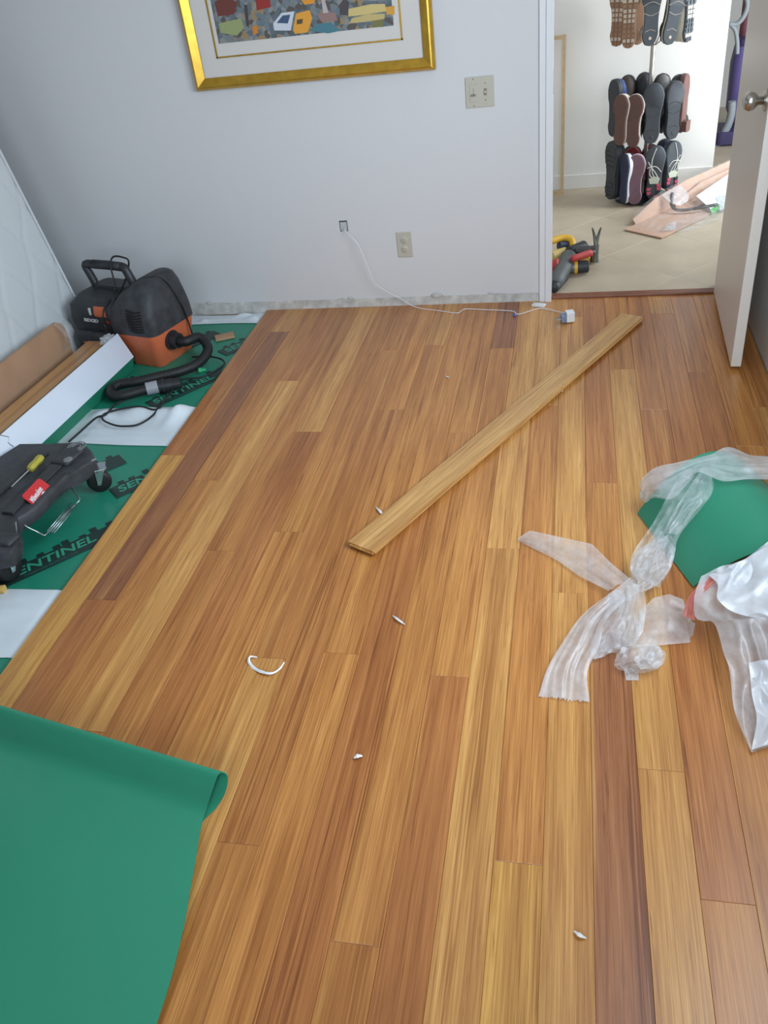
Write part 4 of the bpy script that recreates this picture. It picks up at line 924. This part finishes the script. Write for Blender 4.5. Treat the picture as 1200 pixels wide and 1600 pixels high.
# middle tier
shoe(957, 124, 214, -.95, 5.24, sBlk, uBlue, 'black soled blue shoe at the far left of the middle tier', foot=-1)
shoe(980, 116, 205, PI-.2, 5.37, sBlk, uDbr, 'dark brown shoe behind the brown soles, toe showing above them', wid=.95)
shoe(1004, 112, 205, PI, 5.38, sBlk, uBlk, 'black shoe behind the middle tier against the pole')
shoe(1031, 114, 205, PI+.2, 5.37, sBlk, uGr, 'grey brown shoe behind the middle tier right of the pole')
shoe(1055, 116, 205, PI+.5, 5.34, sBlk, uGr, 'grey shoe behind the right black sole of the middle tier')
shoe(968, 148, 228, -.62, 5.155, sMar, uWht, 'narrow brown sole with cream rim at the left of the middle tier', m_rim=uWht, foot=-1, wid=.95)
shoe(990, 148, 231, -.38, 5.135, sMar, uWht, 'brown sole with cream rim beside the black soles', m_rim=uWht, wid=1.0)
shoe(1020, 131, 225, .05, 5.135, sBlk, uBlk, 'wide black sole at the centre of the middle tier', tread='line', foot=-1, wid=1.12)
shoe(1054, 127, 218, .32, 5.16, sBlk, uBlk, 'black sole right of centre on the middle tier beside the heeled shoe', tread='line', wid=1.02)
shoe(1071, 115, 206, 1.05, 5.22, S('sole_leather', (112, 80, 74)), uBlk, 'heeled loafer with reddish sole at the right of the middle tier', heel=True, wid=.82)
# bottom tier
shoe(953, 221, 312, -.95, 5.22, sBlk, uBlk, 'large dark rounded shoe at the left of the bottom tier', tread='bars', foot=-1, wid=1.15, thick=.034)
shoe(973, 241, 318, -1.15, 5.13, uNav, uNav, 'navy shoe seen edge on with a white midsole, bottom tier', m_rim=S('rim_bright', (236, 236, 236), .5), foot=-1, thick=.03)
shoe(993, 242, 320, -.15, 5.10, sPur, sPur, 'mauve sole with pale rim at the centre of the bottom tier', m_rim=S('rim_pink', (206, 186, 194), .5), wid=.98)
shoe(986, 226, 300, PI, 5.36, sBlk, uRed, 'red canvas shoe behind the bottom tier left of the pole', wid=1.1)
shoe(1014, 224, 300, PI, 5.37, sBlk, uRed, 'red canvas shoe behind the bottom tier at the pole')
shoe(1023, 229, 311, .0, 5.11, sGrey, uGr, 'grey running shoe with pink heel lugs next to the mauve sole', tread='runner', foot=-1, wid=1.08)
shoe(1052, 221, 300, .42, 5.17, sGrey, uGr, 'grey running shoe with pink heel lugs at the right of the bottom tier', tread='runner', wid=1.0)
shoe(1036, 216, 290, PI+.1, 5.36, sBlk, uNav, 'navy shoe behind the two running shoes')

# --- thin wooden frame leaning on the hall wall
wf = thing('canvas_stretcher', 'thin bare wooden frame leaning on the hall wall beside the casing', 'frame', (-.1, 5.5, 0))
M_pine = mat('pale_pine', (206, 178, 138), .6, vary=.1, vscale=20)
fa = fz(881, 303, 0); x1_ = fa.x; zt_ = .86; yb, yt = 5.46, 5.53
def lean_y(z): return yb+(yt-yb)*z/zt_
for x in (x1_-.022, x1_-.34):
    bm = B(); loft(bm, [[Vector((x, lean_y(z)-.009, z)), Vector((x+.020, lean_y(z)-.009, z)), Vector((x+.020, lean_y(z)+.009, z)), Vector((x, lean_y(z)+.009, z))] for z in (0, zt_)])
    obj('stile', bm, M_pine, wf)
for z in (.0, zt_-.02):
    obj('rail', box(B(), x1_-.34, x1_-.002, lean_y(z)-.009, lean_y(z)+.009, z, z+.018), M_pine, wf)

# --- opened carton with plastic wrap on the hall floor
hA = fz(976, 358, .01); hB = fz(1034, 371, .01)
d1 = (hB-hA); wid_ = d1.length; d1.normalize()
far = fz(1150, 236, .10); d2 = (far-hA); d2.z = 0; d2.normalize(); d2 = Vector((.62, .785, 0)).normalized()
hc_ = thing('hall_carton', 'opened cardboard flooring carton with clear wrap on the hall tiles', 'carton', hA)
LN = 1.75
def hp_(a, b, z): return Vector((hA.x, hA.y, 0))+d2*a+d1*b+Vector((0, 0, z))
M_cardp = mat('pinkish_cardboard', (198, 162, 140), .8, vary=.06)
obj('bottom', loft(B(), [[hp_(s, 0, .004), hp_(s, wid_, .004), hp_(s, wid_, .010), hp_(s, 0, .010)] for s in (0, LN)]), M_cardp, hc_)
obj('far_wall', loft(B(), [[hp_(s, 0, .004), hp_(s, .006, .004), hp_(s, -.020, h), hp_(s, -.027, h)] for s, h in ((.10, .03), (.30, .09), (.6, .115), (LN, .115))]), M_cardp, hc_)
obj('inner_flap', loft(B(), [[hp_(s, .015, .012), hp_(s, .020, .012), hp_(s, .016, h), hp_(s, .010, h)] for s, h in ((.45, .03), (.7, .085), (LN, .09))]), M_cardp, hc_)
def quad(nm, px, m, th=.003):
    pts = [fz(*p) for p in px]; return obj(nm, loft(B(), [pts, [p+Vector((0, 0, -th)) for p in pts]]), m, hc_)
quad('white_side', [(1088, 306, .055), (1150, 264, .085), (1150, 302, .05), (1110, 326, .03)], mat('bright_white_card', (236, 240, 244), .5))
quad('green_edge', [(1110, 326, .028), (1150, 302, .048), (1150, 312, .03), (1112, 334, .012)], mat('bright_green_card', (60, 170, 70), .5))
def hfilm(name, rows_, m=None, seed=0, wr=.008):
    n, k = 46, 22; L_ = catmull([hp_(*r[0]) for r in rows_], n); R_ = catmull([hp_(*r[1]) for r in rows_], n); rows = []
    for i in range(n):
        rows.append([L_[i].lerp(R_[i], j/(k-1))+Vector((0, 0, wr*(1-2.2*abs(noise.noise(Vector((i*.14+seed, j*.22, seed)))))*math.sin(PI*j/(k-1)))) for j in range(k)])
    for r in rows:
        for p in r: p.z = max(.003, p.z)
    return obj(name, gridm(B(), rows), m or M_film3, hc_, smooth=True)
hfilm('clear_wrap', [((.02, .06, .02), (.02, .20, .012)), ((.10, -.01, .06), (.16, .26, .02)), ((.30, -.02, .11), (.40, .30, .03)), ((.6, -.02, .125), (.7, .32, .03)), ((1.2, -.02, .125), (1.2, .34, .03))], seed=1)
hfilm('clear_wrap', [((.12, .20, .015), (.12, .27, .006)), ((.30, .20, .03), (.34, .34, .006)), ((.6, .22, .03), (.7, .36, .006)), ((1.0, .24, .03), (1.0, .38, .006))], seed=4)
bm = B(); tube(bm, catmull([hp_(.40, .02, .10), hp_(.36, .05, .05), hp_(.36, .10, .03), hp_(.42, .17, .035), hp_(.52, .24, .04)], 24), .009, 8); obj('dark_fold', bm, mat('dark_wrap', (60, 56, 54), .3), hc_, smooth=True)
hfilm('white_tape', [((.60, .10, .035), (.72, .12, .04)), ((.58, .20, .045), (.68, .22, .05)), ((.50, .27, .02), (.56, .30, .02))], M_bagd, 6, .004)
hfilm('white_tape', [((.16, .16, .02), (.22, .18, .02)), ((.06, .20, .018), (.12, .24, .012))], M_bag, 8, .004)
hfilm('white_tape', [((.34, -.01, .10), (.52, -.01, .11)), ((.36, .05, .06), (.50, .06, .08)), ((.40, .08, .04), (.46, .09, .05))], M_bag, 9, .004)

# --- cordless tools and hammer on the hall tiles beside the jamb
M_yel = mat('tool_yellow', (222, 172, 52), .45); M_tblk = mat('tool_black', (44, 46, 50), .5); M_tred = mat('tool_red', (182, 62, 62), .5); M_tgr = mat('tool_grey', (86, 90, 90), .5)
def cap(bm, a, b, r, r2=None, n=14):
    a, b = Vector(a), Vector(b); r2 = r2 or r; pts = []
    return tube(bm, [a.lerp(b, t) for t in (0, .06, .2, .8, .94, 1)], lambda t: (r+(r2-r)*t)*(1 if .1 < t < .9 else .72), n)
dr_ = thing('cordless_drill', 'yellow and black cordless drill lying on the hall tiles', 'drill', fz(905, 422, 0))
ca_, cb__ = fz(887, 418, .035), fz(921, 416, .035)
def dp(t, h=0): return ca_.lerp(cb__, t)+Vector((0, 0, h))
bm = B(); cap(bm, dp(.42), dp(.98), .031, .028); obj('motor_housing', bm, M_tblk, dr_, smooth=True, auto=50)
bm = B(); cyl(bm, dp(.30), dp(.45), .033, 18); obj('gear_collar', bm, M_yel, dr_, smooth=True, auto=40)
bm = B(); cyl(bm, dp(.02), dp(.31), .024, 18, .030); obj('chuck', bm, mat('chuck_grey', (128, 130, 134), .35, .6), dr_, smooth=True, auto=40)
bk = Vector((.1, 1, 0)).normalized()
bm = B(); cap(bm, dp(.74)+bk*.02, dp(.70)+bk*.13+Vector((0, 0, .01)), .022, .026); obj('grip', bm, M_yel, dr_, smooth=True, auto=50)
bm = B(); M = frame_m(dp(.70)+bk*.15+Vector((0, 0, .008)), (1, 0, 0), bk); box(bm, -.055, .05, -.03, .035, -.034, .034, M); obj('battery', bm, M_tblk, dr_, bevel=.010)
im = thing('impact_driver', 'grey and red power tool against the door jamb behind the drill', 'power tool', fz(875, 425, 0))
a = fz(866, 445, .03); b = fz(890, 400, .06); c2 = fz(862, 410, .04)
bm = B(); cap(bm, a, b, .034, .044); obj('body', bm, M_tgr, im, smooth=True, auto=50)
bm = B(); cap(bm, fz(863, 452, .02), fz(880, 432, .03), .024, .03); obj('nose', bm, M_tblk, im, smooth=True, auto=50)
bm = B(); cap(bm, fz(862, 418, .05), fz(875, 412, .07), .028, .03); obj('red_grip', bm, M_tred, im, smooth=True, auto=50)
bm = B(); cap(bm, fz(888, 396, .05), fz(914, 386, .05), .030, .036); obj('rear_motor', bm, M_tblk, im, smooth=True, auto=50)
lv = thing('yellow_tool', 'yellow power tool with loop handle behind the other tools', 'power tool', fz(878, 390, 0))
yp = [fz(858, 378, .10), fz(878, 372, .10), fz(892, 374, .09), fz(895, 386, .06), fz(893, 398, .03)]
obj('loop_handle', tube(B(), catmull(yp, 24), .017, 12), M_yel, lv, smooth=True)
bm = B(); cap(bm, fz(872, 384, .07), fz(890, 383, .06), .022, .024); obj('motor', bm, mat('tool_navy', (52, 58, 78), .5), lv, smooth=True, auto=50)
bm = B(); cap(bm, fz(860, 402, .04), fz(885, 394, .04), .030, .026); obj('body', bm, mat('tool_tan', (206, 180, 110), .5), lv, smooth=True, auto=50)
bm = B(); cyl(bm, fz(858, 400, .015), fz(892, 398, .015), .016, 12); obj('shoe_plate', bm, M_zinc, lv, smooth=True, auto=40)
hm = thing('claw_hammer', 'claw hammer with red grip lying on top of the drill', 'hammer', fz(925, 412, 0))
g0, g1, g2_ = fz(893, 405, .085), fz(926, 394, .085), fz(931, 392, .085)
bm = B(); cap(bm, g0, g0.lerp(g1, .95), .015, .018); obj('grip', bm, M_tred, hm, smooth=True, auto=50)
M_hs = mat('hammer_steel', (120, 122, 116), .4, .7)
hd_ = g2_
pts = [hd_+Vector((0, 0, -.055)), hd_+Vector((0, 0, -.02)), hd_+Vector((0, 0, .0)), hd_+Vector((.002, .004, .03))]
bm = B(); tube(bm, pts, lambda t: .017 if t < .3 else .014, 14); cyl(bm, g1, hd_, .010, 10); obj('head', bm, M_hs, hm, smooth=True, auto=50)
for s in (-1, 1):
    bm = B(); tube(bm, catmull([hd_+Vector((.0, .004, .02)), hd_+Vector((.006*s, .01, .055)), hd_+Vector((.013*s, .012, .085)), hd_+Vector((.020*s, .0, .112))], 12), lambda t: .010*(1-.6*t), 8); obj('claw', bm, M_hs, hm, smooth=True)
# --- purple upright vacuum in the room beyond the hall
PX, PY = 1.13, 6.55
pv = thing('upright_vacuum', 'purple upright vacuum with grey hose in the far room', 'vacuum', (PX, PY, 0))
M_pur = mat('purple_plastic', (96, 86, 140), .4, vary=.08); M_gh = mat('grey_hose', (146, 152, 158), .5); M_pd = mat('dark_purple', (64, 58, 96), .5); M_mar = mat('maroon_plastic', (118, 66, 78), .5)
obj('floor_head', loft(B(), [[Vector((PX+x, PY+y, z)) for x, y in rrect(-.17, .17, -.20, .10, .04)] for z in (0.01, .09)]), M_pd, pv, smooth=True, auto=50)
obj('dust_bin', loft(B(), [[Vector((PX+x, PY+y, z)) for x, y in rrect(-a_, a_, -a_, a_*.8, a_*.6)] for a_, z in ((.07, .14), (.095, .20), (.10, .48), (.085, .58))]), M_pur, pv, smooth=True, auto=50)
obj('spine', loft(B(), [[Vector((PX+x, PY+y, z)) for x, y in rrect(-.05, .14, .06, .15, .03)] for z in (.05, 1.15)]), M_mar, pv, smooth=True, auto=50)
obj('top_cap', loft(B(), [[Vector((PX+x, PY+y, z)) for x, y in rrect(-.08, .08, -.08, .06, .05)] for z in (.58, .62)]), M_pd, pv, smooth=True, auto=50)
hy = PY-.16
h_ = [fy(1144, 158, hy), fy(1143, 175, hy), fy(1139, 192, hy), fy(1131, 208, hy), fy(1121, 224, hy), fy(1114, 240, hy)]
obj('lower_hose', tube(B(), catmull(h_, 40), .027, 12, ribs=.9), M_gh, pv, smooth=True, auto=80)
h_ = [fy(1152, 84, hy), fy(1152, 66, hy), fy(1149, 48, hy), fy(1142, 38, hy)]
obj('upper_hose', tube(B(), catmull(h_, 30), .014, 12, ribs=.9), M_gh, pv, smooth=True, auto=80)
h_ = [fy(1140, 38, hy), fy(1152, 37, hy), fy(1163, 24, hy), fy(1168, 5, hy), fy(1162, -15, hy)]
obj('looped_hose', tube(B(), catmull(h_, 40), .016, 12, ribs=.9), M_gh, pv, smooth=True, auto=80)
